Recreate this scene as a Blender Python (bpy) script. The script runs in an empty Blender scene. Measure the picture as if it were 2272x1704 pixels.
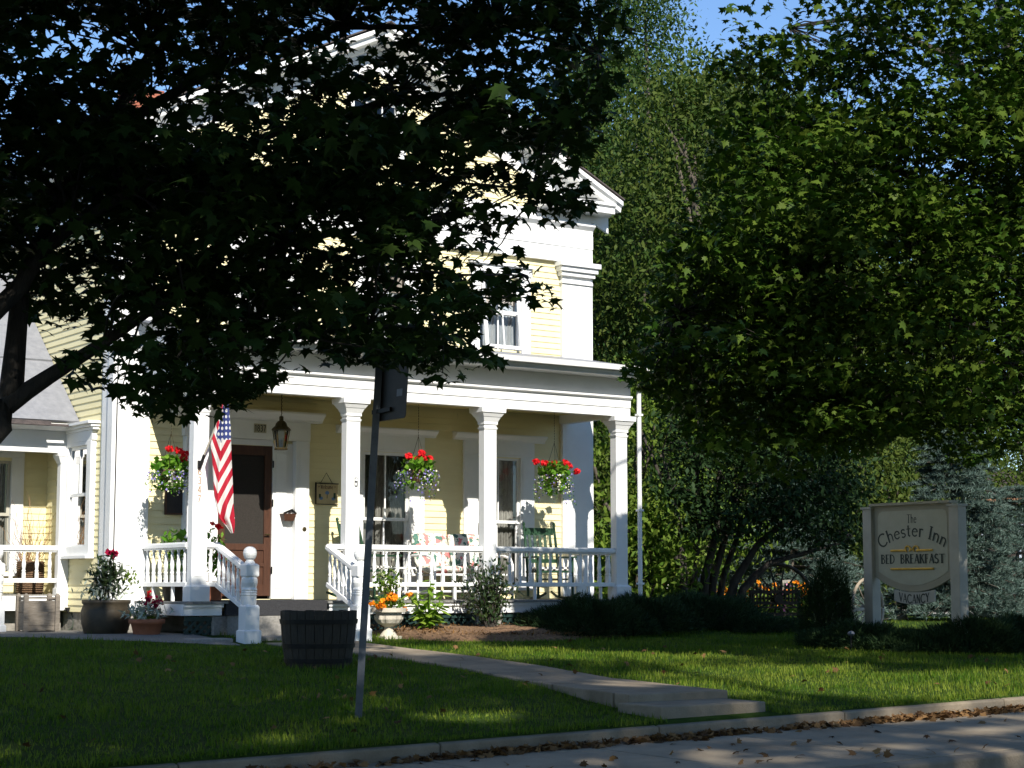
import bpy, math, random
import numpy as np
from mathutils import Vector, Matrix

random.seed(11)
RNG = np.random.default_rng(11)
R = math.radians
SC = bpy.context.scene
COL = SC.collection

# ------------------------------------------------------------------ camera, sky, sun, exposure
FPX, TH = 4000.0, R(34.9)
PITCH = math.atan(448 / FPX)
CAM = np.array([-9.5, -23.0, 0.78])
FWD = np.array([math.sin(TH) * math.cos(PITCH), math.cos(TH) * math.cos(PITCH), math.sin(PITCH)])
RGT = np.array([math.cos(TH), -math.sin(TH), 0.0])
UPV = np.cross(RGT, FWD)
cam_d = bpy.data.cameras.new("camera")
cam = bpy.data.objects.new("camera", cam_d)
COL.objects.link(cam)
cam.matrix_world = Matrix(((RGT[0], UPV[0], -FWD[0], CAM[0]), (RGT[1], UPV[1], -FWD[1], CAM[1]),
                           (RGT[2], UPV[2], -FWD[2], CAM[2]), (0, 0, 0, 1)))
cam_d.sensor_width = 36.0
cam_d.lens = 36.0 * FPX / 2272.0
cam_d.clip_start, cam_d.clip_end = 0.1, 2000.0
SC.camera = cam

SUN_DIR = Vector((0.265, 1.0, -0.78)).normalized()          # the way the light travels
SUN_EL = math.asin(-SUN_DIR.z)
w = bpy.data.worlds.new("World")
SC.world = w
w.use_nodes = True
nt = w.node_tree
nt.nodes.clear()
sky = nt.nodes.new("ShaderNodeTexSky")
sky.sky_type = 'NISHITA'
sky.sun_disc = False
sky.sun_elevation = SUN_EL
sky.sun_rotation = math.atan2(-SUN_DIR.x, -SUN_DIR.y)
sky.air_density, sky.dust_density, sky.ozone_density = 1.0, 0.0, 6.0
bg = nt.nodes.new("ShaderNodeBackground")
bg.inputs[1].default_value = 0.12
wo = nt.nodes.new("ShaderNodeOutputWorld")
nt.links.new(sky.outputs[0], bg.inputs[0])
nt.links.new(bg.outputs[0], wo.inputs[0])
sun_d = bpy.data.lights.new("sun", 'SUN')
sun_d.energy = 5.0
sun_d.angle = R(0.55)
sun_d.color = (1.0, 0.95, 0.86)
sun = bpy.data.objects.new("sun", sun_d)
COL.objects.link(sun)
sun.rotation_euler = SUN_DIR.to_track_quat('-Z', 'Y').to_euler()
sun.location = (-10, -40, 40)
SC.view_settings.view_transform = 'Standard'
SC.view_settings.look = 'None'
SC.view_settings.exposure = 0.62
SC.view_settings.gamma = 1.0
SC.cycles.max_bounces = 6
SC.cycles.diffuse_bounces = 3
SC.cycles.transparent_max_bounces = 8
SC.cycles.caustics_reflective = False
SC.cycles.caustics_refractive = False

# ------------------------------------------------------------------ pixel -> world points (2272 x 1704 photo)
def ray(x, y):
    return FWD + RGT * ((x - 1136) / FPX) - UPV * ((y - 852) / FPX)
def at(x, y, Y):
    d = ray(x, y)
    return CAM + d * ((Y - CAM[1]) / d[1])
def deep(x, y, dist):
    return CAM + ray(x, y) * dist
def project(p):
    v = np.asarray(p, float) - CAM
    z = v @ FWD
    return 1136 + FPX * (v @ RGT) / z, 852 - FPX * (v @ UPV) / z, z
def kerb_z(X):
    return -0.40 + 0.0165 * X
def lerp(a, b, t):
    t = max(0.0, min(1.0, t))
    return a + (b - a) * t
def ground_z(X, Y):
    k = kerb_z(max(-30, min(40, X))) + 0.015
    if Y > -1.3:
        z = 0.16
    elif Y > -3.2:
        t = (Y + 1.3) / -1.9
        z = 0.16 + (0.03 - 0.16) * (t * t * (3 - 2 * t))
    else:
        z = lerp(0.03, k, (Y + 3.2) / -7.8)
    if Y > -3.2 and X > 9:
        z = lerp(z, 0.02, (X - 9) / 3)
    return z
def on_ground(x, y):
    d = ray(x, y)
    t = 8.0
    for _ in range(4000):
        p = CAM + d * t
        if p[1] > -11 and p[2] <= ground_z(p[0], p[1]):
            break
        t += 0.02
    return np.array([p[0], p[1], ground_z(p[0], p[1])])

# ------------------------------------------------------------------ materials
MATS = {}
def mat(name, col, rough=0.6, col2=None, scale=6.0, detail=4.0, bump=0.0, bscale=None, spec=0.3, trans=0.0, metal=0.0,
        leaf=False, stretch=None):
    m = bpy.data.materials.new(name)
    m.use_nodes = True
    t = m.node_tree
    b = t.nodes["Principled BSDF"]
    b.inputs["Base Color"].default_value = (*col, 1)
    b.inputs["Roughness"].default_value = rough
    b.inputs["Metallic"].default_value = metal
    b.inputs["Specular IOR Level"].default_value = spec
    tc = t.nodes.new("ShaderNodeTexCoord")
    vec = tc.outputs["Object"]
    if stretch:
        mp = t.nodes.new("ShaderNodeMapping")
        mp.inputs["Scale"].default_value = stretch
        t.links.new(vec, mp.inputs[0])
        vec = mp.outputs[0]
    colour = None
    if col2 is not None:
        n = t.nodes.new("ShaderNodeTexNoise")
        n.inputs["Scale"].default_value = scale
        n.inputs["Detail"].default_value = detail
        n.inputs["Roughness"].default_value = 0.65
        t.links.new(vec, n.inputs["Vector"])
        r = t.nodes.new("ShaderNodeValToRGB")
        r.color_ramp.elements[0].position, r.color_ramp.elements[1].position = 0.32, 0.68
        r.color_ramp.elements[0].color, r.color_ramp.elements[1].color = (*col, 1), (*col2, 1)
        t.links.new(n.outputs["Fac"], r.inputs[0])
        colour = r.outputs[0]
    if leaf:
        a = t.nodes.new("ShaderNodeAttribute")
        a.attribute_name = "rnd"
        r = t.nodes.new("ShaderNodeValToRGB")
        r.color_ramp.elements[0].color, r.color_ramp.elements[1].color = (*col, 1), (*(col2 or col), 1)
        t.links.new(a.outputs["Fac"], r.inputs[0])
        colour = r.outputs[0]
    if colour is not None:
        t.links.new(colour, b.inputs["Base Color"])
    if bump:
        n2 = t.nodes.new("ShaderNodeTexNoise")
        n2.inputs["Scale"].default_value = bscale or scale * 4
        n2.inputs["Detail"].default_value = 5
        t.links.new(vec, n2.inputs["Vector"])
        bp = t.nodes.new("ShaderNodeBump")
        bp.inputs["Strength"].default_value = bump
        bp.inputs["Distance"].default_value = 0.02
        t.links.new(n2.outputs["Fac"], bp.inputs["Height"])
        t.links.new(bp.outputs[0], b.inputs["Normal"])
    if trans:
        tr = t.nodes.new("ShaderNodeBsdfTranslucent")
        tr.inputs[0].default_value = (col[0] * 1.4, col[1] * 1.5, col[2] * 0.7, 1)
        mx = t.nodes.new("ShaderNodeMixShader")
        mx.inputs[0].default_value = trans
        out = t.nodes["Material Output"]
        t.links.new(b.outputs[0], mx.inputs[1])
        t.links.new(tr.outputs[0], mx.inputs[2])
        t.links.new(mx.outputs[0], out.inputs[0])
    MATS[name] = m
    return m

WHITE = mat("white_paint", (0.80, 0.80, 0.79), 0.45, (0.74, 0.74, 0.72), 3.0, bump=0.08, bscale=40)
YELLOW = mat("yellow_clapboard", (0.795, 0.72, 0.44), 0.6, (0.76, 0.675, 0.39), 4.0, bump=0.15, bscale=60, stretch=(0.6, 0.6, 3))
CEIL = mat("ceiling_yellow", (0.66, 0.56, 0.26), 0.6, (0.62, 0.52, 0.22), 3.0)
DECK = mat("grey_deck_paint", (0.17, 0.17, 0.16), 0.6, (0.25, 0.24, 0.22), 8.0, bump=0.2, stretch=(6, 0.7, 1))
ROOFG = mat("grey_roofing", (0.19, 0.195, 0.215), 0.55, (0.25, 0.255, 0.275), 9.0, bump=0.25, bscale=30)
SHINGLE = mat("dark_shingle", (0.06, 0.05, 0.05), 0.85, (0.11, 0.09, 0.085), 14.0, bump=0.4)
GREENP = mat("dark_green_paint", (0.012, 0.032, 0.028), 0.5, (0.02, 0.045, 0.04), 8.0)
GRANITE = mat("granite", (0.20, 0.19, 0.17), 0.8, (0.32, 0.30, 0.27), 26.0, 8, bump=0.5, bscale=40)
STONE = mat("field_stone", (0.20, 0.185, 0.16), 0.9, (0.36, 0.33, 0.29), 7.0, 8, bump=0.7, bscale=18)
CONCRETE = mat("concrete", (0.17, 0.135, 0.092), 0.88, (0.30, 0.245, 0.175), 2.2, 12, bump=0.35, bscale=60)
SIDEW = mat("sidewalk_concrete", (0.21, 0.168, 0.115), 0.88, (0.36, 0.295, 0.21), 1.3, 12, bump=0.3, bscale=70)
ASPHALT = mat("asphalt", (0.045, 0.045, 0.047), 0.9, (0.065, 0.064, 0.062), 20.0, bump=0.5, bscale=90)
CARPET = mat("charcoal_carpet", (0.028, 0.028, 0.031), 0.95, (0.05, 0.05, 0.053), 90.0, 3, bump=0.6, bscale=160)
DOORW = mat("door_wood", (0.050, 0.022, 0.013), 0.5, (0.085, 0.036, 0.020), 5.0, 6, stretch=(14, 14, 1.2))
SCREEN = mat("door_screen", (0.030, 0.027, 0.024), 0.9, (0.042, 0.037, 0.033), 60.0, spec=0.05)
BRICK = mat("chimney_brick", (0.30, 0.09, 0.055), 0.85, (0.40, 0.15, 0.09), 9.0, bump=0.5)
LACE = mat("lace_curtain", (0.62, 0.60, 0.55), 0.9, (0.33, 0.31, 0.28), 16.0, 6, stretch=(4, 1, 0.9))
SHEER = mat("sheer_curtain", (0.74, 0.76, 0.78), 0.9, (0.50, 0.53, 0.57), 14.0, 4, stretch=(5, 1, 0.6))
SHADE = mat("window_blind", (0.66, 0.56, 0.48), 0.8, (0.70, 0.60, 0.52), 5.0)
SILVER = mat("galvanised_steel", (0.10, 0.115, 0.14), 0.5, (0.15, 0.165, 0.19), 12.0, metal=0.5, spec=0.4)
SIGNB = mat("sign_back", (0.022, 0.02, 0.02), 0.5, (0.035, 0.03, 0.03), 9.0, spec=0.25)
IRON = mat("black_iron", (0.012, 0.012, 0.012), 0.5, (0.02, 0.02, 0.02), 14.0, metal=0.3)
BRASS = mat("aged_brass", (0.045, 0.034, 0.013), 0.5, (0.07, 0.052, 0.02), 10.0, metal=0.5)
TERRA = mat("terracotta", (0.28, 0.10, 0.05), 0.8, (0.36, 0.14, 0.075), 8.0, bump=0.2)
POTB = mat("brown_glazed_pot", (0.035, 0.028, 0.018), 0.55, (0.06, 0.047, 0.03), 5.0, bump=0.2)
BARREL = mat("barrel_oak", (0.028, 0.024, 0.018), 0.8, (0.052, 0.045, 0.035), 6.0, 6, bump=0.4, stretch=(12, 12, 1))
CRATEW = mat("weathered_wood", (0.16, 0.135, 0.105), 0.85, (0.25, 0.215, 0.175), 6.0, 6, bump=0.3, stretch=(2, 2, 10))
URN = mat("urn_cast_stone", (0.50, 0.45, 0.36), 0.8, (0.58, 0.53, 0.44), 9.0, bump=0.25)
MULCH = mat("bark_mulch", (0.10, 0.055, 0.03), 0.95, (0.26, 0.16, 0.09), 24.0, 8, bump=1.0, bscale=50)
GRAVEL = mat("gravel", (0.13, 0.12, 0.105), 0.95, (0.25, 0.235, 0.21), 45.0, 6, bump=0.9, bscale=70)
EARTH = mat("lawn_ground", (0.022, 0.042, 0.008), 0.95, (0.045, 0.075, 0.015), 5.0, 9, bump=0.6, bscale=60, spec=0.04)
GRASS = mat("grass_blade", (0.045, 0.105, 0.006), 0.6, (0.195, 0.235, 0.030), leaf=True, trans=0.3, spec=0.10)
BARK = mat("maple_bark", (0.030, 0.026, 0.022), 0.9, (0.060, 0.052, 0.043), 9.0, 8, bump=0.9, bscale=22, stretch=(2, 2, 0.5))
BARK2 = mat("grey_bark", (0.060, 0.050, 0.038), 0.9, (0.13, 0.11, 0.085), 6.0, 8, bump=0.9, bscale=14, stretch=(2, 2, 0.5))
TWIG = mat("willow_twig", (0.20, 0.11, 0.05), 0.7, (0.30, 0.17, 0.08), 12.0)
WICKER = mat("wicker", (0.20, 0.12, 0.065), 0.8, (0.06, 0.035, 0.02), 60.0, 2, bump=0.8, bscale=80)
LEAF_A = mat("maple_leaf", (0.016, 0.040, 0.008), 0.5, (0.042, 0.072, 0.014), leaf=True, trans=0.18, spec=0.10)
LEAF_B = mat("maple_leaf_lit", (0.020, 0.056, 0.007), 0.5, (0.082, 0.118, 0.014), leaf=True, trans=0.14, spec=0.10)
LEAF_C = mat("woodland_leaf", (0.022, 0.052, 0.009), 0.55, (0.090, 0.112, 0.020), leaf=True, trans=0.18, spec=0.10)
LEAF_L = mat("locust_leaf", (0.024, 0.066, 0.016), 0.55, (0.085, 0.125, 0.034), leaf=True, trans=0.25, spec=0.10)
LEAF_D = mat("yew_leaf", (0.012, 0.030, 0.010), 0.6, (0.028, 0.055, 0.016), leaf=True, trans=0.1, spec=0.10)
SPRUCE = mat("blue_spruce_needle", (0.028, 0.055, 0.042), 0.6, (0.135, 0.185, 0.155), leaf=True, trans=0.05, spec=0.10)
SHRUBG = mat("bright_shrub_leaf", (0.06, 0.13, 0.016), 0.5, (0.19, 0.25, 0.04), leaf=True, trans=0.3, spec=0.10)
HOSTA = mat("lime_leaf", (0.12, 0.24, 0.02), 0.45, (0.26, 0.36, 0.05), leaf=True, trans=0.3, spec=0.10)
HOLLY = mat("holly_leaf", (0.010, 0.026, 0.008), 0.32, (0.035, 0.055, 0.014), leaf=True, trans=0.08, spec=0.5)
JUNIPER = mat("juniper_needle", (0.013, 0.032, 0.012), 0.7, (0.032, 0.058, 0.02), leaf=True, spec=0.10)
GERAN = mat("geranium_leaf", (0.055, 0.16, 0.012), 0.5, (0.17, 0.30, 0.035), leaf=True, trans=0.3, spec=0.10)
REDF = mat("red_petal", (0.62, 0.010, 0.020), 0.5, (0.80, 0.03, 0.035), leaf=True, trans=0.2, spec=0.10)
DRED = mat("dark_red_petal", (0.20, 0.006, 0.03), 0.5, (0.36, 0.01, 0.05), leaf=True, spec=0.10)
PURPF = mat("purple_petal", (0.20, 0.17, 0.52), 0.5, (0.36, 0.30, 0.70), leaf=True, trans=0.2, spec=0.10)
WHITEF = mat("white_petal", (0.75, 0.72, 0.55), 0.5, (0.82, 0.80, 0.66), leaf=True, trans=0.2, spec=0.10)
ORANF = mat("orange_petal", (0.78, 0.20, 0.008), 0.5, (0.85, 0.36, 0.02), leaf=True, trans=0.2, spec=0.10)
PINKF = mat("pink_petal", (0.60, 0.16, 0.30), 0.5, (0.75, 0.35, 0.5), leaf=True, trans=0.2, spec=0.10)
DUSTY = mat("dusty_miller_leaf", (0.24, 0.28, 0.21), 0.7, (0.40, 0.43, 0.34), leaf=True, spec=0.10)
LITTER = mat("dry_leaf", (0.06, 0.030, 0.014), 0.8, (0.27, 0.15, 0.06), leaf=True, spec=0.10)
SIGNCREAM = mat("sign_cream", (0.37, 0.35, 0.255), 0.55, (0.41, 0.39, 0.29), 6.0)
SIGNTAN = mat("sign_border_tan", (0.30, 0.27, 0.19), 0.55, (0.33, 0.295, 0.21), 6.0)
SIGNPOST = mat("sign_post_grey", (0.36, 0.34, 0.28), 0.6, (0.42, 0.395, 0.33), 5.0)
LETTER = mat("dark_lettering", (0.035, 0.045, 0.035), 0.6)
LETTER2 = mat("bronze_numeral", (0.30, 0.20, 0.12), 0.6)
BLACKP = mat("black_numeral", (0.02, 0.02, 0.02), 0.5)
GOLD = mat("gold_leaf", (0.62, 0.36, 0.05), 0.4, (0.75, 0.45, 0.08), 12.0, metal=0.3, spec=0.5)
PLANKB = mat("welcome_board", (0.42, 0.33, 0.17), 0.8, (0.50, 0.40, 0.22), 7.0)
BLUEP = mat("blue_paint", (0.12, 0.20, 0.34), 0.6)
GREENC = mat("rocker_green", (0.014, 0.045, 0.022), 0.4, (0.02, 0.06, 0.03), 8.0)
WHEELW = mat("grey_wheel_wood", (0.30, 0.235, 0.16), 0.85, (0.42, 0.34, 0.25), 8.0, bump=0.3)
BENCHW = mat("dark_bench_wood", (0.035, 0.028, 0.02), 0.85, (0.065, 0.05, 0.037), 8.0, bump=0.3)
SHADEDW = mat("bluish_shaded_white", (0.42, 0.48, 0.56), 0.7, (0.46, 0.52, 0.6), 6.0)  # neighbour's white wall, its bluish shade put into the colour
BRICKF = mat("house_brick", (0.030, 0.021, 0.018), 0.9, (0.048, 0.033, 0.027), 18.0, bump=0.4)
ROOFB = mat("grey_far_roof", (0.24, 0.25, 0.28), 0.8, (0.29, 0.30, 0.33), 8.0)
COPPER = mat("orange_eave", (0.28, 0.14, 0.075), 0.6, (0.34, 0.18, 0.10), 6.0)
DRIVE = mat("pale_driveway", (0.36, 0.34, 0.31), 0.9, (0.44, 0.42, 0.385), 2.0)
HOSE = mat("garden_hose", (0.05, 0.06, 0.045), 0.5)

def glass_mat():
    m = bpy.data.materials.new("window_glass")
    m.use_nodes = True
    t = m.node_tree
    t.nodes.clear()
    o = t.nodes.new("ShaderNodeOutputMaterial")
    tr = t.nodes.new("ShaderNodeBsdfTransparent")
    tr.inputs[0].default_value = (0.80, 0.82, 0.82, 1)
    g = t.nodes.new("ShaderNodeBsdfGlossy")
    g.inputs["Roughness"].default_value = 0.02
    fr = t.nodes.new("ShaderNodeFresnel")
    fr.inputs[0].default_value = 1.55
    mx = t.nodes.new("ShaderNodeMixShader")
    t.links.new(fr.outputs[0], mx.inputs[0])
    t.links.new(tr.outputs[0], mx.inputs[1])
    t.links.new(g.outputs[0], mx.inputs[2])
    t.links.new(mx.outputs[0], o.inputs[0])
    return m
GLASS = glass_mat()

def floral_mat():
    m = bpy.data.materials.new("floral_cushion")
    m.use_nodes = True
    t = m.node_tree
    b = t.nodes["Principled BSDF"]
    b.inputs["Roughness"].default_value = 0.9
    tc = t.nodes.new("ShaderNodeTexCoord")
    base = (0.72, 0.68, 0.58, 1)
    last = None
    for sc_, thr, c in ((7.5, 0.34, (0.70, 0.20, 0.19, 1)), (9.0, 0.33, (0.07, 0.17, 0.13, 1)), (22.0, 0.26, (0.16, 0.24, 0.16, 1)), (15.0, 0.17, (0.50, 0.05, 0.08, 1))):
        n = t.nodes.new("ShaderNodeTexNoise")
        n.inputs["Scale"].default_value = sc_
        n.inputs["Detail"].default_value = 3
        mp = t.nodes.new("ShaderNodeMapping")
        mp.inputs["Location"].default_value = (sc_, sc_ * 2, 3)
        t.links.new(tc.outputs["Object"], mp.inputs[0])
        t.links.new(mp.outputs[0], n.inputs["Vector"])
        lt = t.nodes.new("ShaderNodeMath")
        lt.operation = 'GREATER_THAN'
        lt.inputs[1].default_value = 1 - thr - 0.1
        t.links.new(n.outputs["Fac"], lt.inputs[0])
        mx = t.nodes.new("ShaderNodeMixRGB")
        if last is None:
            mx.inputs[1].default_value = base
        else:
            t.links.new(last, mx.inputs[1])
        mx.inputs[2].default_value = c
        t.links.new(lt.outputs[0], mx.inputs[0])
        last = mx.outputs[0]
    t.links.new(last, b.inputs["Base Color"])
    return m
FLORAL = floral_mat()

def check_mat():
    m = bpy.data.materials.new("checked_cushion")
    m.use_nodes = True
    t = m.node_tree
    b = t.nodes["Principled BSDF"]
    b.inputs["Roughness"].default_value = 0.9
    tc = t.nodes.new("ShaderNodeTexCoord")
    c = t.nodes.new("ShaderNodeTexChecker")
    c.inputs["Scale"].default_value = 22
    c.inputs[1].default_value = (0.7, 0.68, 0.62, 1)
    c.inputs[2].default_value = (0.03, 0.03, 0.03, 1)
    t.links.new(tc.outputs["Object"], c.inputs[0])
    t.links.new(c.outputs[0], b.inputs["Base Color"])
    return m
CHECK = check_mat()

# ------------------------------------------------------------------ mesh helpers
class MB:
    def __init__(s):
        s.v, s.f, s.m, s.uv, s.k = [], [], [], None, 0
    def add(s, vs, fs):
        b = len(s.v)
        s.v += [tuple(map(float, p)) for p in vs]
        s.f += [tuple(b + i for i in f) for f in fs]
        s.m += [s.k] * len(fs)
        return s
    def box(s, x0, x1, y0, y1, z0, z1):
        return s.frustum(((x0 + x1) / 2, (y0 + y1) / 2), abs(x1 - x0), abs(y1 - y0), abs(x1 - x0), abs(y1 - y0), min(z0, z1), max(z0, z1))
    def frustum(s, c, w0, d0, w1, d1, z0, z1):
        x, y = c
        vs = [(x + a * w / 2, y + b * d / 2, z) for w, d, z in ((w0, d0, z0), (w1, d1, z1)) for a, b in ((-1, -1), (1, -1), (1, 1), (-1, 1))]
        return s.add(vs, [(3, 2, 1, 0), (4, 5, 6, 7), (0, 1, 5, 4), (1, 2, 6, 5), (2, 3, 7, 6), (3, 0, 4, 7)])
    def beam(s, a, b, w, h, up=(0, 0, 1)):
        a, b = Vector(a), Vector(b)
        d = (b - a).normalized()
        sd = d.cross(Vector(up))
        if sd.length < 1e-4:
            sd = d.cross(Vector((0, 1, 0)))
        sd.normalize()
        u = sd.cross(d).normalized()
        vs = [p + sd * (i * w / 2) + u * (j * h / 2) for p in (a, b) for i, j in ((-1, -1), (1, -1), (1, 1), (-1, 1))]
        return s.add(vs, [(0, 1, 2, 3), (7, 6, 5, 4), (4, 5, 1, 0), (5, 6, 2, 1), (6, 7, 3, 2), (7, 4, 0, 3)])
    def tube(s, pts, rad, n=6, cap=True):
        pts = [Vector(p) for p in pts]
        if not hasattr(rad, '__len__'):
            rad = [rad] * len(pts)
        vs, fs = [], []
        ref = Vector((0.31, 0.2, 0.93))
        for i, p in enumerate(pts):
            d = (pts[min(i + 1, len(pts) - 1)] - pts[max(i - 1, 0)])
            if d.length < 1e-9:
                d = Vector((0, 0, 1))
            d.normalize()
            a = d.cross(ref)
            if a.length < 0.05:
                a = d.cross(Vector((1, 0, 0)))
            a.normalize()
            b = d.cross(a)
            for j in range(n):
                t = 2 * math.pi * j / n
                vs.append(p + (a * math.cos(t) + b * math.sin(t)) * rad[i])
        for i in range(len(pts) - 1):
            for j in range(n):
                k = (j + 1) % n
                fs.append((i * n + j, i * n + k, (i + 1) * n + k, (i + 1) * n + j))
        if cap:
            fs.append(tuple(range(n))[::-1])
            fs.append(tuple((len(pts) - 1) * n + j for j in range(n)))
        return s.add(vs, fs)
    def lathe(s, prof, c=(0, 0), n=16, wob=0.0):
        vs, fs = [], []
        for r, z in prof:
            for j in range(n):
                t = 2 * math.pi * (j + 0.5) / n
                q = r * (1 + (wob * math.cos(t * (n // 2)) if wob else 0))
                vs.append((c[0] + q * math.cos(t), c[1] + q * math.sin(t), z))
        for i in range(len(prof) - 1):
            for j in range(n):
                k = (j + 1) % n
                fs.append((i * n + j, i * n + k, (i + 1) * n + k, (i + 1) * n + j))
        fs.append(tuple(range(n))[::-1])
        fs.append(tuple((len(prof) - 1) * n + j for j in range(n)))
        return s.add(vs, fs)
    def extrude(s, prof, a, b):
        """prof: 2-D points, a(p) / b(p) map them to 3-D at both ends"""
        n = len(prof)
        vs = [a(p) for p in prof] + [b(p) for p in prof]
        fs = [(i, (i + 1) % n, n + (i + 1) % n, n + i) for i in range(n)] + [tuple(range(n))[::-1], tuple(range(n, 2 * n))]
        return s.add(vs, fs)
    def run(s, prof, x0, x1, Y):
        """moulding along X: prof (out, z), out is towards the street from plane Y"""
        return s.extrude(prof, lambda p: (x0, Y - p[0], p[1]), lambda p: (x1, Y - p[0], p[1]))
    def quad(s, a, b, c, d):
        return s.add([a, b, c, d], [(0, 1, 2, 3)])
    def build(s, name, material, parent=None, smooth=False, org=None, bevel=0.0):
        me = bpy.data.meshes.new(name)
        v = s.v
        if org is not None:
            v = [(p[0] - org[0], p[1] - org[1], p[2] - org[2]) for p in v]
        me.from_pydata(v, [], s.f)
        ms = material if isinstance(material, (list, tuple)) else [material]
        for q in ms:
            me.materials.append(q)
        if len(ms) > 1:
            me.polygons.foreach_set("material_index", s.m)
        if smooth:
            me.polygons.foreach_set("use_smooth", [True] * len(me.polygons))
        me.update()
        import bmesh
        bm = bmesh.new()
        bm.from_mesh(me)
        bmesh.ops.recalc_face_normals(bm, faces=bm.faces)
        bm.to_mesh(me)
        bm.free()
        o = bpy.data.objects.new(name, me)
        COL.objects.link(o)
        if parent is not None:
            o.parent = parent
        if bevel:
            md = o.modifiers.new("bevel", 'BEVEL')
            md.width = bevel
            md.segments = 2
            md.limit_method = 'ANGLE'
        return o

def thing(name, label, cat, loc=(0, 0, 0), rotz=0.0, group=None):
    o = bpy.data.objects.new(name, None)
    o.empty_display_size = 0.2
    COL.objects.link(o)
    o.location = tuple(float(c) for c in loc)
    o.rotation_euler = (0, 0, rotz)
    o["label"], o["category"] = label, cat
    if group:
        o["group"] = group
    return o
def tag(o, label, cat, group=None):
    o["label"], o["category"] = label, cat
    if group:
        o["group"] = group
    return o
def setting(o, kind="structure", label=None, cat=None):
    o["kind"] = kind
    if label:
        o["label"], o["category"] = label, cat
    return o
def copy_part(o, parent=None, loc=None, rot=None):
    c = o.copy()
    COL.objects.link(c)
    c.parent = parent if parent is not None else o.parent
    if loc is not None:
        c.location = loc
    if rot is not None:
        c.rotation_euler = rot
    return c
def copy_thing(root, loc, rotz, label, group=None, scale=None):
    r = root.copy()
    COL.objects.link(r)
    r.location = tuple(float(c) for c in loc)
    r.rotation_euler = (0, 0, rotz)
    if scale:
        r.scale = scale
    r["label"] = label
    if group:
        r["group"] = group
    for ch in list(root.children):
        c = ch.copy()
        COL.objects.link(c)
        c.parent = r
        for g in list(ch.children):
            d = g.copy()
            COL.objects.link(d)
            d.parent = c
    return r

# leaf templates: outline fan (x, y, droop z)
def maple_tpl():
    h = [(0.0, 0.0), (0.24, -0.13), (0.20, 0.07), (0.52, 0.10), (0.35, 0.26), (0.50, 0.52), (0.24, 0.46), (0.12, 0.66), (0.0, 0.98)]
    out = h + [(-x, y) for x, y in h[-2:0:-1]]
    pts = [(0, 0.28)] + out
    v = np.array([(x, y - 0.3, -0.55 * x * x - 0.22 * max(0, y - 0.3) ** 2) for x, y in pts])
    n = len(out)
    return v, np.array([(0, 1 + i, 1 + (i + 1) % n) for i in range(n)])
def oval_tpl(wd=0.5):
    v = np.array([(0, -0.5, 0), (wd / 2, -0.05, -0.06), (0, 0.5, -0.12), (-wd / 2, -0.05, -0.06), (0, -0.02, 0.0)])
    return v, np.array([(0, 1, 4), (1, 2, 4), (2, 3, 4), (3, 0, 4)])
def needle_tpl():
    v = np.array([(-0.08, 0, 0), (0.08, 0, 0), (0, 1, 0)])
    return v, np.array([(0, 1, 2)])
MAPLE, OVAL, ROUND, NEEDLE, LANCE = maple_tpl(), oval_tpl(0.5), oval_tpl(0.95), needle_tpl(), oval_tpl(0.26)

def leaf_mesh(name, tpl, pos, size, yaw, pitch, roll, material, parent=None, org=(0, 0, 0), rnd=None):
    """N leaves as one mesh: yaw about z, then pitch (tip down positive) and roll"""
    pos = np.asarray(pos, float) - np.asarray(org, float)
    n = len(pos)
    size = np.broadcast_to(size, (n,))
    tv, tf = tpl
    cy, sy, cp, sp, cr, sr = np.cos(yaw), np.sin(yaw), np.cos(pitch), np.sin(pitch), np.cos(roll), np.sin(roll)
    P = tv[None, :, :] * size[:, None, None]
    x, y, z = P[..., 0], P[..., 1], P[..., 2]
    x, z = x * cr[:, None] + z * sr[:, None], -x * sr[:, None] + z * cr[:, None]
    y, z = y * cp[:, None] + z * sp[:, None], -y * sp[:, None] + z * cp[:, None]
    x, y = x * cy[:, None] - y * sy[:, None], x * sy[:, None] + y * cy[:, None]
    V = np.stack([x, y, z], -1) + pos[:, None, :]
    k = tv.shape[0]
    Fc = (tf[None, :, :] + (np.arange(n) * k)[:, None, None]).reshape(-1, 3)
    me = bpy.data.meshes.new(name)
    me.vertices.add(n * k)
    me.vertices.foreach_set("co", V.reshape(-1).astype(np.float32))
    nf = len(Fc)
    me.loops.add(nf * 3)
    me.loops.foreach_set("vertex_index", Fc.reshape(-1).astype(np.int32))
    me.polygons.add(nf)
    me.polygons.foreach_set("loop_start", np.arange(0, nf * 3, 3, dtype=np.int32))
    me.materials.append(material)
    me.update(calc_edges=True)
    a = me.attributes.new("rnd", 'FLOAT', 'POINT')
    r = RNG.random(n) if rnd is None else np.asarray(rnd)
    a.data.foreach_set("value", np.repeat(np.clip(r, 0, 1), k).astype(np.float32))
    o = bpy.data.objects.new(name, me)
    COL.objects.link(o)
    if parent is not None:
        o.parent = parent
    return o
def rand_leaves(name, tpl, pos, size, material, parent=None, org=(0, 0, 0), tilt=0.6, droop=0.2, yaw=None, svar=0.3, rnd=None):
    n = len(pos)
    return leaf_mesh(name, tpl, pos, size * (1 - svar + 2 * svar * RNG.random(n)),
                     RNG.random(n) * 2 * math.pi if yaw is None else yaw, droop + RNG.normal(0, tilt, n), RNG.normal(0, tilt, n), material, parent, org, rnd)
def blob(n, c, r, shell=0.55):
    """n points in an ellipsoid, towards its skin"""
    d = RNG.normal(size=(n, 3))
    d /= np.linalg.norm(d, axis=1)[:, None]
    q = (shell + (1 - shell) * RNG.random(n)) ** 1.0
    return np.asarray(c) + d * q[:, None] * np.asarray(r)
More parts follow.
